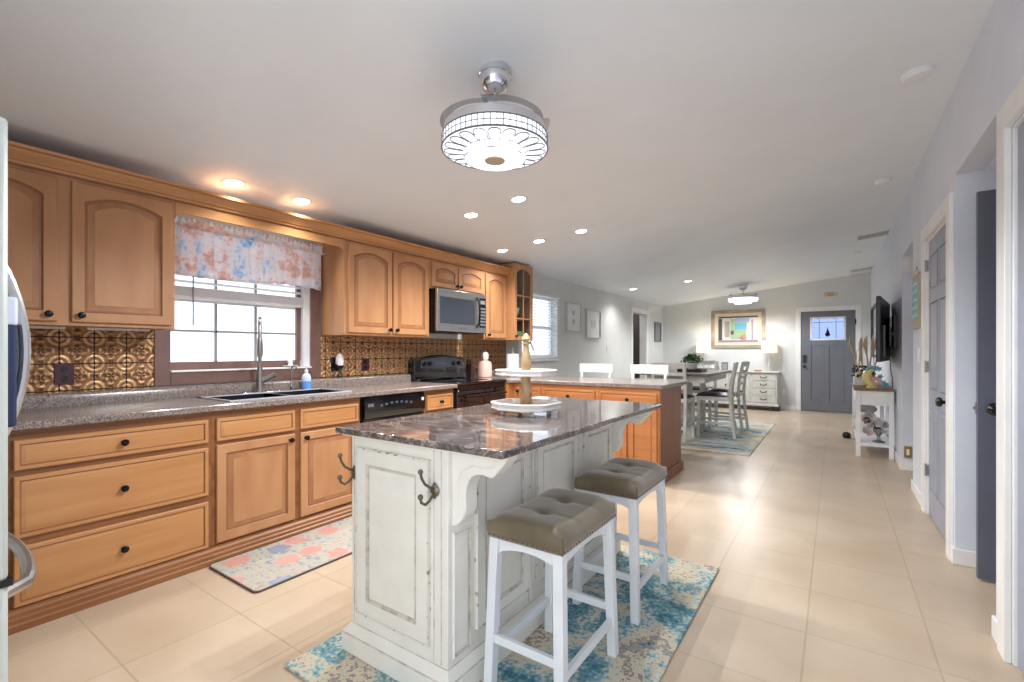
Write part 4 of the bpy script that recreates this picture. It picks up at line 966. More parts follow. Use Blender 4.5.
def fan(loc, zc, label, drop, R=.245, detail=True, emit=None):
    """retractable-blade chandelier fan: loc is xy of the axis, zc ceiling height"""
    t = thing('chandelier_fan', label, 'ceiling fan', (loc[0], loc[1], zc-drop-.09))
    CR = M["crystal"] if emit is None else mat("far_lit_crystal", (240, 245, 255), .3, emit=(244, 248, 255), es=emit)
    Z = zc-drop   # top of the ring
    k_ = R/.245
    c = (loc[0], loc[1], 0)
    b = MB(); b.lathe([(.078*k_, zc+.004), (.079*k_, zc-.022), (.074*k_, zc-.026), (.072*k_, zc-.05), (.062*k_, zc-.075), (.045*k_, zc-.092), (.022*k_, zc-.102), (0, zc-.103)], c, seg=28); b.build('canopy', M['chrome'], t)
    b = MB(); b.lathe([(.011, Z-.01), (.011, zc-.10)], c, seg=14); b.build('downrod', M['chrome'], t)
    b = MB(); b.lathe([(.02, Z+.035), (.05, Z+.03), (.11*k_, Z+.012), (.20*k_, Z+.004), (.222*k_, Z), (.238*k_, Z-.008), (.240*k_, Z-.045), (.228*k_, Z-.047), (0, Z-.047)], c, seg=48); b.build('housing', M['chrome'], t)
    for k in range(4):   # retracted clear blades lying on the housing
        b = MB(); n = 12; a0 = k*PI/2+.4
        ri, ro = [], []
        for i in range(n+1):
            a = a0+1.65*i/n; ro_ = (.256-.03*(i/n)**2)*k_; ri_ = (.20+.04*(i/n)-.05*(i/n)**3)*k_
            ri.append((ri_*math.cos(a), ri_*math.sin(a))); ro.append((ro_*math.cos(a), ro_*math.sin(a)))
        poly = [(loc[0]+x_, loc[1]+y_) for x_, y_ in ro+ri[::-1]]
        b.prism(poly, 2, Z+.018, Z+.022); b.build('blade', M['blade'], t)
    # crystal drum
    zb = Z-.047
    b = MB(); b.lathe([(.243*k_, zb), (.245*k_, zb-.055), (.238*k_, zb-.060), (.150*k_, zb-.068), (.150*k_, zb)], c, seg=56); b.build('crystal_drum', CR, t)
    b = MB(); b.lathe([(.142*k_, zb-.04), (.142*k_, zb-.10), (.135*k_, zb-.104), (0, zb-.104)], c, seg=44); b.build('crystal_core', CR, t)
    b = MB(); b.lathe([(.047*k_, zb-.103), (.047*k_, zb-.109), (0, zb-.110)], c, seg=24); b.build('receiver_cap', mat('cap_beige', (190, 172, 150), .5), t)
    b = MB(); C_ = Vector(c); seg = 28; rw = .003 if detail else .004
    def ring(r, z, w=rw): b.tube([C_+Vector((r*math.cos(2*PI*i/48), r*math.sin(2*PI*i/48), z)) for i in range(48)], w, 5, closed=True)
    ring(.2455*k_, zb-.056, .0045); ring(.245*k_, zb-.002); ring(.143*k_, zb-.100, .003); ring(.144*k_, zb-.068, .002)
    if detail:
        ring(.245*k_, zb-.028, .002)
        for i in range(56):
            a = 2*PI*i/56; b.tube([C_+Vector((.2445*k_*math.cos(a), .2445*k_*math.sin(a), zb)), C_+Vector((.246*k_*math.cos(a), .246*k_*math.sin(a), zb-.056))], .0018, 4)
        for i in range(20):   # petal outlines on the underside
            a = 2*PI*i/20; pa = []
            for q in range(13):
                s_ = q/12; u = math.sin(PI*s_); r0 = .148+(.236-.148)*u**.6; da = (s_-.5)*.40*(1 if 1 else 0)*(.45+.55*math.sin(PI*min(1, max(0, s_))))*1.4
                rr_ = r0*k_; pa.append(C_+Vector((rr_*math.cos(a+da), rr_*math.sin(a+da), zb-.0605-.0075*((.238-r0)/.088)-.001)))
            b.tube(pa, .0028, 4)
        for i in range(40):
            a = 2*PI*i/40; b.tube([C_+Vector((.1425*math.cos(a), .1425*math.sin(a), zb-.07)), C_+Vector((.1425*math.cos(a+.08), .1425*math.sin(a+.08), zb-.10))], .0011, 4)
    b.build('wire_frame', M['wire'], t)
    for i in range(6):   # the lamp's own light, spread round the crystal drum
        a = PI/6+i*PI/3; ld = bpy.data.lights.new('drum_light', 'SPOT'); ld.spot_size = math.radians(168); ld.spot_blend = .35; ld.energy = FAN_W if detail else FAN_W*.8; ld.color = (.97, .985, 1); ld.shadow_soft_size = 0
        lo = bpy.data.objects.new('drum_light', ld); COL.objects.link(lo); lo.parent = t; lo.location = (.2*k_*math.cos(a), .2*k_*math.sin(a), zb-.08-(zc-drop-.09))
    return t
M['blade'] = glassmat('clear_acrylic', (226, 228, 232), .14, .08)
fan((-1.31, 1.765), ceil_z(-1.31), 'chrome and crystal chandelier fan hanging over the island', .262)
fan((-1.476, 10.09), ceil_z(-1.476), 'distant chrome and crystal chandelier fan near the front door', .21, R=.26, detail=False, emit=2.0)

# ------------------------------------------------------------------ dining area
t = thing('dining_table', 'counter-height dining table with weathered grey top and white pedestal base', 'table', (-1.84, 7.44, .01)); TZ = .92
MB().box(-2.30, -1.375, 6.60, 8.27, .885, TZ).build('tabletop', M['tabletop'], t, bevel=.006)
b = MB(); b.box(-2.23, -1.445, 6.67, 8.20, .79, .884); b.build('apron', M['distressed_grey'], t, bevel=.003)
for x in (-2.08, -1.73):
    for y in (7.02, 7.86):
        b = MB(); b.bar((x, y, .0102), (x, y, .79), .075, .075); b.build('leg', M['distressed_grey'], t, bevel=.004)
MB().box(-2.08, -1.73, 7.02, 7.86, .16, .19).build('shelf', M['distressed_grey'], t, bevel=.003)
def make_chair():
    t = thing('dining_chair', 'x', 'chair', group='white ladder-back counter chairs round the dining table')
    mt = M['distressed_grey']; w, dpt, sz = .21, .21, .575   # faces +Y
    for s_ in (-1, 1):
        b = MB(); b.bar((s_*w, dpt, 0), (s_*w, dpt, sz), .042, .042); b.build('leg', mt, t, bevel=.003, local=True)
        b = MB(); pts = [(-.26, 0), (-.215, .30), (-.20, sz), (-.215, .78), (-.27, 1.05)]; q = [(-y_, z_) for y_, z_ in []]
        poly = [(y_-.02, z_) for y_, z_ in pts]+[(y_+.02, z_) for y_, z_ in reversed(pts)]
        b.prism(poly, 0, s_*w-.02, s_*w+.02); b.build('rear_leg', mt, t, bevel=.003, local=True)
    b = MB(); b.box(-w-.02, w+.02, -.20, dpt+.02, sz-.055, sz); b.build('seat_frame', mt, t, bevel=.003, local=True)
    b = MB(); n = 10; g = [[b.bm.verts.new((-.22+.44*i/n, -.19+.43*j/n, sz+.045-.035*((abs(2*i/n-1))**5+(abs(2*j/n-1))**5)/1.3)) for j in range(n+1)] for i in range(n+1)]
    for i in range(n):
        for j in range(n): b.bm.faces.new((g[i][j], g[i+1][j], g[i+1][j+1], g[i][j+1]))
    ed = [g[i][0] for i in range(n)]+[g[n][j] for j in range(n)]+[g[i][n] for i in range(n, 0, -1)]+[g[0][j] for j in range(n, 0, -1)]
    lo_ = [b.bm.verts.new((v.co.x, v.co.y, sz+.0005)) for v in ed]
    for i in range(len(ed)): b.bm.faces.new((ed[i], ed[(i+1) % len(ed)], lo_[(i+1) % len(ed)], lo_[i]))
    b.bm.faces.new(lo_); b.build('seat', M['leather'], t, local=True, ang=60)
    for k, z in enumerate((.70, .79, .88, .98)):
        h = .045 if k < 3 else .075; yb = -.205-.065*((z-.70)/.35)**1.4
        b = MB(); b.box(-w+.019, w-.019, yb-.009, yb+.009, z, z+h); b.build('slat', mt, t, bevel=.003, local=True)
    for z in (.16, .24):
        b = MB(); b.box(-w+.02, w-.02, (dpt if z > .2 else -.235)-.01, (dpt if z > .2 else -.235)+.012, z, z+.035); b.build('stretcher', mt, t, bevel=.002, local=True)
    for s_ in (-1, 1):
        b = MB(); b.box(s_*w-.01, s_*w+.01, -.22, dpt-.02, .19, .225); b.build('stretcher', mt, t, bevel=.002, local=True)
    return t
ch = make_chair(); ch.location = (-1.42, 7.26, .010); ch.rotation_euler = (0, 0, math.radians(96)); ch['label'] = 'white counter chair with dark seat on the table side nearest the hallway, front one'
dup(ch, (-1.40, 8.02, .010), math.radians(88), 'white counter chair on the hallway side of the table, behind the front one')
dup(ch, (-1.85, 6.66, .010), math.radians(0), 'white counter chair with its back to the peninsula, mostly behind the cabinet')
dup(ch, (-1.88, 8.30, .010), math.radians(180), 'white counter chair on the far side of the dining table')
# decor on the table
b = MB(); b.box(-1.90, -1.56, 7.02, 7.36, .9205, .932); b.box(-1.90, -1.885, 7.02, 7.36, .932, .965); b.box(-1.575, -1.56, 7.02, 7.36, .932, .965); b.box(-1.885, -1.575, 7.02, 7.035, .932, .965); b.box(-1.885, -1.575, 7.345, 7.36, .932, .965)
tag(b.build('serving_tray', M['wood_dark'], loc=(-1.73, 7.19, .92)), 'dark wooden tray on the dining table', 'tray')
t = thing('potted_plant', 'bushy green plant in a white pot on the dark tray', 'plant', (-1.73, 7.19, .932)); c = Vector((-1.73, 7.19, .9325))
b = MB(); b.lathe([(.05, 0), (.065, .04), (.075, .10), (.08, .12), (.07, .12), (.06, .1), (0, .09)], c, seg=20); b.build('pot', M['ceramic'], t)
b = MB(); random.seed(3)
for k in range(230):
    th_, ph_ = random.uniform(0, 2*PI), random.uniform(.15, 1.5); r_ = random.uniform(.05, .15)
    p = c+Vector((r_*math.cos(th_)*math.sin(ph_)*1.15, r_*math.sin(th_)*math.sin(ph_)*1.15, .12+r_*math.cos(ph_)*.9))
    n1 = Vector((random.gauss(0, 1), random.gauss(0, 1), random.gauss(0, 1))).normalized(); n2 = n1.orthogonal().normalized(); L_ = random.uniform(.022, .034)
    b.face([p-n1*L_, p+n2*L_*.45, p+n1*L_, p-n2*L_*.45])
b.build('leaves', M['green'], t, smooth=False, bevel=-1)
# sideboard on the far wall
SXa, SXb, SYa, SYb = -2.83, -.93, 10.90, FAR-.02
t = thing('sideboard', 'antique white sideboard with dark drawer pulls against the far wall', 'sideboard', (-1.88, 11.1, 0)); mt = M['distressed_grey']
MB().box(SXa+.04, SXb-.04, SYa+.02, SYb, .13, .775).build('body', mt, t, bevel=.003)
MB().box(SXa, SXb, SYa-.02, SYb, .775, .805).build('top', mt, t, bevel=.008)
MB().box(SXa+.01, SXb-.01, SYa-.01, SYb, .09, .135).build('plinth', mt, t, bevel=.006)
for x in (SXa+.06, SXb-.06): MB().box(x-.05, x+.05, SYa+.02, SYb-.02, 0, .09).build('foot', M['wood_dark'], t, bevel=.01)
for xa_, xb_ in ((-1.43, -1.0), (-2.76, -2.33)):
    for k in range(4):
        z0 = .17+k*.15
        b = MB(); b.panel((xa_, SYa+.02, z0), (1, 0, 0), (0, 0, 1), (0, -1, 0), xb_-xa_, .135, .012, t=.014, low=.004, gi=0); d = b.build('drawer', [mt, M['glaze']], t)
        xm = (xa_+xb_)/2; b = MB(); b.tube([(xm-.06, SYa+.008, z0+.085), (xm-.055, SYa-.018, z0+.075), (xm-.03, SYa-.024, z0+.055), (xm+.03, SYa-.024, z0+.055), (xm+.055, SYa-.018, z0+.075), (xm+.06, SYa+.008, z0+.085)], .007, 6); b.build('handle', M['black'], d)
for xa_, xb_, kx in ((-2.30, -1.89, -1.93), (-1.87, -1.46, -1.83)):
    b = MB(); b.panel((xa_, SYa+.02, .17), (1, 0, 0), (0, 0, 1), (0, -1, 0), xb_-xa_, .585, .04, t=.014, low=.006, gi=0); d = b.build('door', [mt, M['glaze']], t); knob(d, (kx, SYa+.006, .50), (0, -1, 0))
# lamps
def lamp(x, y, label, clr, power, z=.805):
    t = thing('table_lamp', label, 'lamp', (x, y, z), group='table lamps on the sideboard')
    c = (x, y, z)
    b = MB(); b.lathe([(.055, 0), (.06, .012), (.02, .02), (.014, .05), (.03, .08), (.032, .11), (.012, .15), (.010, .20), (.024, .23), (.010, .27), (.008, .40)], c, seg=20); b.build('base', M['glass_base'], t)
    b = MB(); b.lathe([(.135, .385), (.150, .385), (.150, .388), (.138, .64), (.136, .64), (.148, .388)][1:], c, seg=32); b.build('shade', clr, t)
    ld = bpy.data.lights.new('bulb', 'POINT'); ld.energy = power; ld.color = (1, .84, .62); ld.shadow_soft_size = .03
    lo = bpy.data.objects.new('bulb', ld); COL.objects.link(lo); lo.location = (0, 0, .50); lo.parent = t
    return t
M['glass_base'] = mat('crystal_base', (214, 214, 216), .1, .3)
shade = mat('lit_shade', (246, 236, 214), .9, emit=(255, 228, 178), es=.55); 
lamp(-2.43, 11.12, 'left table lamp on the sideboard with white shade', mat('lit_shade_white', (246, 244, 236), .9, emit=(255, 244, 226), es=.65), LAMP_W)
lamp(-1.13, 11.12, 'right table lamp on the sideboard glowing yellow', shade, LAMP_W*1.1)
# picture over the sideboard
t = thing('framed_picture', 'framed painting of an open window and sea view on the far wall', 'picture', (-1.766, FAR-.02, 1.28)); x0, x1, z0, z1 = -2.31, -1.225, 1.285, 2.13
b = MB(); fr = .07; y = FAR-.001
for q in ((x0, x1, z0, z0+fr), (x0, x1, z1-fr, z1), (x0, x0+fr, z0+fr, z1-fr), (x1-fr, x1, z0+fr, z1-fr)): b.box(q[0], q[1], y-.04, y, q[2], q[3])
b.build('frame', mat('taupe_frame', (172, 156, 138), .4, col2=(150, 134, 118)), t, bevel=.008)
MB().box(x0+fr, x1-fr, y-.018, y-.006, z0+fr, z1-fr).build('mat_board', mat('cream_mat', (222, 210, 188), .8), t)
b = MB(); px0, px1, pz0, pz1 = x0+.15, x1-.14, z0+.13, z1-.14; yy = y-.019
pm = [mat('pic_%s' % n_, c_, .6) for n_, c_ in (('teal', (96, 168, 192)), ('green', (150, 174, 136)), ('pale', (214, 204, 196)), ('dark', (74, 74, 72)), ('mauve', (158, 136, 152)), ('tan', (184, 138, 104)), ('sky', (150, 168, 200)))]
def R_(u0, u1, v0, v1, mi, dy=0): b.box(px0+(px1-px0)*u0, px0+(px1-px0)*u1, yy-.002-dy, yy-dy*.5, pz0+(pz1-pz0)*v0, pz0+(pz1-pz0)*v1, mi)
R_(0, 1, 0, 1, 2); R_(0, .1, .08, .92, 3, .001); R_(.3, .72, .12, .9, 1, .001); R_(.42, .72, .50, .72, 0, .002); R_(.45, .78, .76, .92, 6, .002); R_(0, 1, .94, 1, 3, .001); R_(0, 1, 0, .09, 4, .002); R_(.58, .7, .09, .3, 5, .003); R_(.84, .88, .1, .85, 4, .002)
for k in range(5): R_(.17+k*.03, .185+k*.03, .2, .82, 3, .003)
R_(.30, .315, .1, .9, 2, .004); R_(.32, .4, .3, .45, 3, .002); R_(.5, .6, .13, .2, 4, .003)
b.build('painting', pm, t, smooth=False)
# frames etc on the sideboard
def place(o, label, cat, g=None): return tag(o, label, cat, g)
t = thing('photo_frame', 'small dark grey photo frame standing on the sideboard', 'photo frame', (-1.98, 11.1, .805))
b = MB(); b.box(-2.05, -1.92, 11.08, 11.10, .805, .98); b.build('frame', mat('slate_frame', (110, 114, 116), .4), t, bevel=.003); MB().box(-2.03, -1.94, 11.075, 11.081, .83, .955).build('photo', mat('photo_grey', (160, 160, 158), .5), t)
b = MB(); b.lathe([(.045, 0), (.04, .02), (.02, .10), (.008, .16), (.016, .18), (0, .20)], (-2.13, 11.1, .805), seg=14); tag(b.build('figurine', mat('grey_stone', (128, 130, 130), .5), loc=(-2.13, 11.1, .805)), 'grey cone-shaped figurine left of the small photo frame', 'figurine')
b = MB(); b.lathe([(.05, 0), (.07, .06), (.06, .14), (.02, .17), (.03, .19), (0, .195)], (-2.26, 11.14, .805), seg=16); tag(b.build('vase', M['ceramic'], loc=(-2.26, 11.14, .805)), 'white ceramic vase between left lamp and figurine', 'vase')
b = MB(); b.lathe([(.03, 0), (.075, .01), (.08, .022), (.07, .022), (0, .012)], (-1.33, 11.02, .805), seg=18); tag(b.build('trinket_dish', mat('terracotta', (206, 120, 84), .5), loc=(-1.33, 11.02, .805)), 'small terracotta dish left of the yellow lamp', 'dish')
# wall plates and pictures
def plate(name, label, cat, c, n, w, h, mt=None, parts=True):
    t = thing(name, label, cat, c); c = Vector(c); n = Vector(n); u = Vector((0, 0, 1)).cross(n)
    def bx(o, w, h, th, mt, nm, par):
        b = MB(); p = [o+u*a*w/2+Vector((0, 0, 1))*q*h/2 for a, q in ((-1, -1), (1, -1), (1, 1), (-1, 1))]
        vv = [b.bm.verts.new(x) for x in p]+[b.bm.verts.new(x+n*th) for x in p]
        for f in ((0,1,2,3),(4,5,6,7),(0,1,5,4),(1,2,6,5),(2,3,7,6),(3,0,4,7)): b.bm.faces.new([vv[i] for i in f])
        return b.build(nm, mt, par, bevel=.001)
    bx(c, w, h, .006, mt or M['white'], 'cover_plate', t)
    if parts: bx(c+n*.006, w*.4, h*.5, .004, M['trim'], 'rocker', t)
    return t
plate('light_switch', 'white light switch on the dining wall below the framed prints', 'switch', (DX, 7.98, 1.28), (1, 0, 0), .075, .12)
plate('light_switch', 'white light switch on the right wall below the teal sign', 'switch', (RX, 5.09, 1.19), (-1, 0, 0), .075, .12)
plate('wall_outlet', 'white outlet on the far wall right of the sideboard', 'outlet', (-.88, FAR, .37), (0, -1, 0), .075, .12, M['trim'])
plate('night_light', 'small brass night light low on the wall inside the hall opening', 'night light', (.615, 6.265, .19), (0, -1, 0), .06, .12, M['brass'])
plate('door_chime', 'white door chime box high in the hall opening', 'door chime', (.62, 6.28, 2.11), (0, -1, 0), .09, .14)
def print_(y0, y1, z0, z1, label, fm, gi, nm='framed_print', x=DX):
    t = thing(nm, label, 'picture', (x, (y0+y1)/2, z0), group='white framed prints on the dining wall' if gi else None); f = .022
    b = MB()
    for q in ((y0, y1, z0, z0+f), (y0, y1, z1-f, z1), (y0, y0+f, z0+f, z1-f), (y1-f, y1, z0+f, z1-f)): b.box(x+.001, x+.035, q[0], q[1], q[2], q[3])
    b.build('frame', fm, t, bevel=.002)
    MB().box(x+.001, x+.012, y0+f, y1-f, z0+f, z1-f).build('artwork', M['art'] if gi else mat('panel_grey', (140, 146, 150), .6), t)
    if gi:
        b = MB(); ym = (y0+y1)/2; zm = (z0+z1)/2
        for k in range(2 if gi == 1 else 3): b.ball((x+.013, ym+(0 if gi == 1 else (k-1)*.07), zm+(-.07+k*.14 if gi == 1 else 0)), .045 if gi == 1 else .02, 12, sc=(.04, 1, 1 if gi == 1 else 4))
        b.build('motif', mat('motif_grey', (196, 198, 200), .8), t)
M['art'] = mat('art_paper', (236, 238, 238), .8)
print_(6.377, 6.89, 1.52, 1.985, 'white framed print on the dining wall nearest the window', mat('light_frame', (200, 200, 200), .5), 1)
print_(7.074, 7.65, 1.44, 1.922, 'white framed print on the dining wall, farther from the window', mat('silver_frame', (206, 206, 206), .4), 2)
print_(10.66, 11.10, 1.44, 1.89, 'small grey electrical panel cover on the dining wall past the doorway', mat('grey_cover_frame', (120, 126, 130), .5), 0, 'panel_cover')
b = MB(); c0 = Vector((-.066, FAR-.012, 2.36))
for dx in (-.06, .0, .06): b.tube([c0+Vector((dx+.045*math.cos(2*PI*i/20), 0, .035*math.sin(2*PI*i/20))) for i in range(20)], .008, 6, closed=True)
tag(b.build('wall_ornament', mat('gilt', (206, 176, 128), .4, .3), loc=c0), 'small gold looped ornament above the front door', 'ornament')
# dining window blind
t = thing('window_blind', 'white horizontal blind lowered in the dining window', 'blind', (DX+.02, 5.63, VZ0)); b = MB()
M['slat'] = blotch('blind_slat', [(.2, (244, 245, 247)), (.8, (236, 238, 242))], 2, translucent=.55)
for k in range(21): b.prism([(DX+.014, VZ0+.02+k*.0415), (DX+.040, VZ0+.026+k*.0415), (DX+.040, VZ0+.0285+k*.0415), (DX+.014, VZ0+.0225+k*.0415)], 1, VY0-.025, VY1+.025)
b.build('slats', M['slat'], t, smooth=False)
MB().box(DX+.012, DX+.045, VY0-.028, VY1+.028, VZ1-.005, VZ1+.025).build('head_rail', M['blind'], t); MB().box(DX+.014, DX+.040, VY0-.025, VY1+.025, VZ0-.012, VZ0+.004).build('bottom_rail', M['blind'], t)
# white chairs behind the peninsula
def make_bar():
    t = thing('bar_stool', 'x', 'stool', group='white bar stools behind the peninsula'); w = .19; mt = M['white']
    for s_ in (-1, 1):
        b = MB(); b.bar((s_*(w+.015), -.20, 0), (s_*(w-.01), -.16, .60), .036, .036); b.build('leg', mt, t, bevel=.003, local=True)
        b = MB(); b.prism([(.18, 0), (.215, 0), (.165, .62), (.235, 1.0), (.21, 1.0), (.135, .62)], 0, s_*w-.016, s_*w+.016); b.build('rear_leg', mt, t, bevel=.003, local=True)
        b = MB(); b.box(s_*(w+.005)-.01, s_*(w+.005)+.01, -.17, .18, .22, .25); b.build('stretcher', mt, t, bevel=.002, local=True)
    b = MB(); b.box(-w-.02, w+.02, -.20, .17, .60, .625); b.build('seat', mt, t, bevel=.008, local=True)
    b = MB(); b.box(-w, w, -.20, -.18, .15, .18); b.build('stretcher', mt, t, bevel=.002, local=True)
    b = MB(); pts = []
    for k in range(9):
        u = -1+2*k/8; pts.append((u*(w+.035), .205+.03*(1-u*u)))
    poly = pts+[(x_, y_+.018) for x_, y_ in reversed(pts)]
    b.prism(poly, 2, .955, 1.065); b.build('top_rail', mt, t, bevel=.004, local=True)
    b = MB(); b.box(-w+.015, w-.015, .185, .203, .78, .83); b.build('lower_rail', mt, t, bevel=.003, local=True)
    return t
bs = make_bar(); bs.location = (-2.46, 5.22, 0); bs['label'] = 'left white wooden bar stool behind the peninsula'
dup(bs, (-1.79, 5.22, 0), label='right white wooden bar stool behind the peninsula')

# ------------------------------------------------------------------ hallway side
t = thing('console_table', 'white console table with brown plank top along the right wall', 'console table', (.38, 7.47, 0)); cx0, cx1, cy0, cy1 = .20, .548, 6.80, 8.16
MB().box(cx0-.015, cx1, cy0-.015, cy1+.015, .765, .79).build('top', M['console_top'], t, bevel=.003)
b = MB(); b.box(cx0+.012, cx1-.012, cy0+.01, cy1-.01, .60, .764); b.build('drawer_box', M['white'], t, bevel=.002)
for x in (cx0+.022, cx1-.022):
    for y in (cy0+.022, cy1-.022): MB().box(x-.022, x+.022, y-.022, y+.022, 0, .764).build('leg', M['white'], t, bevel=.002)
MB().box(cx0+.01, cx1-.01, cy0+.01, cy1-.01, .13, .155).build('shelf', M['white'], t, bevel=.002)
b = MB(); b.box(cx0+.044, cx1-.044, cy0+.004, cy0+.03, .125, .16); b.build('rail', M['white'], t)
b = MB()
for p_, q_ in (((cy0+.05, .16), (cy1-.05, .59)), ((cy0+.05, .59), (cy1-.05, .16))): b.bar((cx0+.014, p_[0], p_[1]), (cx0+.014, q_[0], q_[1]), .02, .03)
b.build('cross_brace', M['white'], t)
# silvery flower vase on the console shelf
t = thing('flower_arrangement', 'silver and blush artificial flowers on the lower console shelf', 'flowers', (.42, 6.98, .156)); c = Vector((.42, 6.98, .156))
b = MB(); b.lathe([(.06, 0), (.065, .01), (.02, .03), (.015, .07), (.05, .12), (.055, .16), (.045, .16), (0, .10)], c, seg=16); b.build('vase', M['silver'], t)
fm_ = [mat('silver_petal', (196, 194, 198), .4, .2), mat('blush_petal', (206, 176, 178), .6), mat('dark_leaf', (88, 84, 88), .5)]
random.seed(11)
for k in range(22):
    p = c+Vector((random.uniform(-.14, .08), random.uniform(-.08, .16), random.uniform(.10, .40))); mi = 1 if (p.x < .34 and k % 2) else (2 if k % 5 == 4 else 0); b = MB()
    for q in range(9):
        if q == 0: n0 = Vector((random.uniform(-.6, .3), -1, random.uniform(-.2, .8))).normalized(); u0 = n0.orthogonal().normalized(); v0 = n0.cross(u0)
        a = q*2.4; r_ = .014+.003*q; d = (u0*math.cos(a)+v0*math.sin(a)+n0*(.9-.07*q)).normalized(); e = v0*math.cos(a)-u0*math.sin(a)
        b.face([p, p+d*r_*.8+e*.03, p+d*(r_+.015), p+d*r_*.8-e*.03])
    b.build('blossom', fm_[mi], t, smooth=False, bevel=-1)
b = MB()
for k in range(7): b.tube([c+Vector((0, 0, .12)), c+Vector((-.08+.025*k, -.05+.02*k, .25))], .003, 5)
b.build('stem', fm_[2], t)
# yellow ceramic sea ornament
t = thing('ceramic_ornament', 'yellow crescent ornament with blue and pink coral on the console', 'ornament', (.38, 6.95, .79)); c = Vector((.375, 6.95, .79))
b = MB(); pts, rs = [], []
for k in range(17):
    a = math.radians(80+k*200/16); pts.append(c+Vector((.015+.085*math.cos(a), 0, .125+.095*math.sin(a)))); rs.append(.010+.036*math.sin(PI*k/16))
b.tube(pts, rs, 12); b.lathe([(.05, 0), (.055, .012), (.03, .03), (0, .032)], c+Vector((-.02, 0, .0)), seg=16); b.build('crescent', mat('yellow_ceramic', (240, 228, 158), .25, col2=(228, 212, 140), scale=20), t)
random.seed(5)
cm = {'blue_coral': (120, 176, 200), 'pink_shell': (220, 176, 164), 'teal_star': (96, 164, 184)}
for nm, col_, pts_ in (('blue_coral', cm['blue_coral'], [(-.06, .215), (-.03, .235), (0, .245), (.03, .24), (.05, .225), (.01, .22)]), ('pink_shell', cm['pink_shell'], [(-.02, .07), (.01, .05), (.04, .06), (.0, .10), (.05, .09), (.03, .12), (.07, .06), (-.03, .13)]), ('teal_star', cm['teal_star'], [(.09, .03), (.11, .05), (.085, .07), (.12, .03), (.06, .14)])):
    b = MB()
    for x_, z_ in pts_:
        for q in range(5):
            a = q*2*PI/5+x_*40; b.tube([c+Vector((x_, -.02, z_)), c+Vector((x_+.030*math.cos(a), -.02-.01*math.sin(q), z_+.030*math.sin(a)))], [.013, .004], 6)
    b.build(nm, mat(nm+'_glaze', col_, .3), t)
# planter box with pampas
t = thing('planter_box', 'white planter box with dried pampas grass on the console', 'planter', (.27, 7.55, .79)); 
b = MB(); b.box(.20, .40, 7.40, 7.74, .791, .89); b.build('box', M['white'], t, bevel=.003)
b = MB(); random.seed(9)
for k in range(90):
    p = Vector((random.uniform(.19, .42), random.uniform(7.38, 7.74), random.uniform(.90, 1.03))); n1 = Vector((random.gauss(0, 1), random.gauss(0, 1), random.gauss(0, .6))).normalized(); n2 = n1.orthogonal().normalized()
    b.face([p-n1*.03, p+n2*.016, p+n1*.03, p-n2*.016])
b.build('foliage', mat('dark_foliage', (58, 62, 54), .6), t, smooth=False, bevel=-1)
b = MB()
for k, (x_, y_) in enumerate(((.24, 7.45), (.28, 7.55), (.33, 7.5), (.30, 7.65), (.37, 7.6))): b.ball((x_, y_, .925), .03, 10)
b.build('white_flower', mat('cream_flower', (222, 210, 200), .6), t)
for k in range(12):
    b = MB(); x_, y_ = .22+.018*k, 7.42+random.uniform(0, .28); tx = x_+random.uniform(-.12, .09); tz = random.uniform(1.18, 1.40)
    b.tube([(x_, y_, .89), ((x_+tx)/2, y_, (tz+.9)/2), (tx, y_, tz-.05), (tx+.01, y_, tz+.06)], [.003, .006, .017, .002], 6); b.build('pampas_plume', mat('pampas_tan', (204, 182, 152), .9) if k == 0 else bpy.data.materials['pampas_tan'], t)
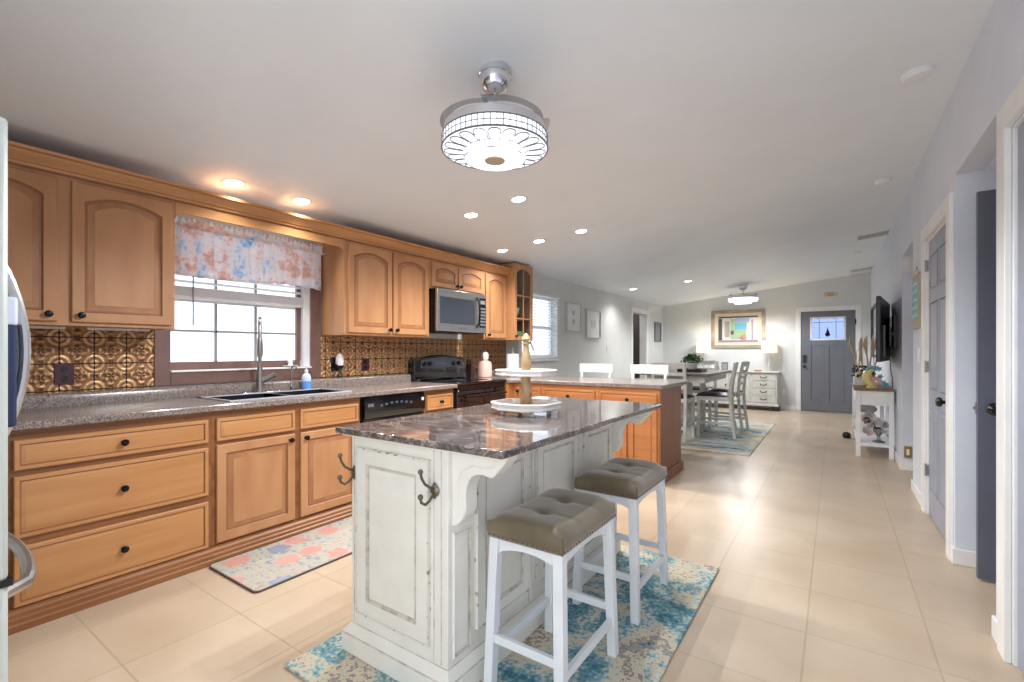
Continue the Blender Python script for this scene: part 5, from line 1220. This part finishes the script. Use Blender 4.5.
# television on swivel arm
t = thing('television', 'wall-mounted television angled out over the console, seen edge-on from behind', 'television', (.47, 6.8, 1.1)); th_ = math.radians(8)
tv_c = Vector((.46, 6.80, 1.455))
tvm = mat('tv_back', (22, 28, 46), .35)
def tvbox(nm, u0, u1, n0, n1, z0, z1, mt, par=None):
    b = MB(); b.box(n0, n1, u0, u1, z0, z1)
    bmesh.ops.rotate(b.bm, verts=b.bm.verts, cent=(0, 0, 0), matrix=Matrix.Rotation(-th_, 3, 'Z')); bmesh.ops.translate(b.bm, verts=b.bm.verts, vec=tv_c)
    return b.build(nm, mt, par or t, bevel=.004)
tvbox('cabinet', -.61, .61, -.02, .015, -.345, .345, tvm); tvbox('back_housing', -.38, .38, .015, .04, -.3, .05, M['black']); tvbox('screen', -.6, .6, -.024, -.02, -.335, .335, M['gloss_black'])
b = MB(); b.box(.535, .569, 6.68, 6.92, 1.25, 1.62); b.box(.49, .54, 6.76, 6.80, 1.40, 1.44); b.box(.49, .54, 6.86, 6.90, 1.40, 1.44); b.box(.495, .51, 6.66, 6.96, 1.28, 1.60); b.build('wall_bracket', M['black'], t, bevel=.002)
b = MB(); b.tube([(.52, 6.9, 1.15), (.53, 6.95, 1.0), (.55, 6.98, .9), (.552, 7.0, .80)], .004, 6); b.build('cable', M['black'], t)
# mirror
t = thing('wall_mirror', 'black framed mirror on the right wall beyond the television', 'mirror', (RX-.02, 10.0, 1.15))
b = MB(); y0, y1, z0, z1, f = 9.2, 10.75, 1.12, 2.0, .04
for q in ((y0, y1, z0, z0+f), (y0, y1, z1-f, z1), (y0, y0+f, z0+f, z1-f), (y1-f, y1, z0+f, z1-f)): b.box(RX-.035, RX-.001, q[0], q[1], q[2], q[3])
b.build('frame', M['black'], t, bevel=.003); MB().box(RX-.015, RX-.002, y0+f, y1-f, z0+f, z1-f).build('mirror_glass', mat('mirror_silver', (215, 218, 220), .03, 1), t)
# teal sign
t = thing('wall_sign', 'teal beach sign hanging on a rustic board between hall opening and closet door', 'sign', (RX-.02, 5.14, 1.42))
MB().box(RX-.016, RX-.001, 4.97, 5.31, 1.41, 1.86).build('board', mat('driftwood', (186, 170, 148), .7), t, bevel=.002)
b = MB()
for k in range(5): b.box(RX-.022, RX-.016, 4.985, 5.295, 1.49+k*.066, 1.552+k*.066)
b.build('teal_plank', mat('teal_paint', (130, 184, 190), .6, col2=(150, 200, 204), scale=10), t)
b = MB(); random.seed(2)
for k in range(5):
    y = 5.27
    while y > 5.02:
        w_ = random.uniform(.02, .05); b.box(RX-.0235, RX-.022, y-w_, y, 1.513+k*.066, 1.521+k*.066); y -= w_+.012
b.build('white_scrollwork', M['white'], t)
b = MB(); b.tube([(RX-.012, 5.0, 1.86), (RX-.008, 5.14, 1.93), (RX-.012, 5.28, 1.86)], .003, 5); b.build('cord', M['bead_wood'], t)
# dark object on the floor behind the console
b = MB(); b.lathe([(.035, 0), (.05, .015), (.052, .045), (.04, .075), (0, .09)], (.135, 8.12, 0), seg=18)
tag(b.build('pet_bowl', M['black'], loc=(.135, 8.12, 0)), 'small rounded black object on the floor left of the console', 'bowl')
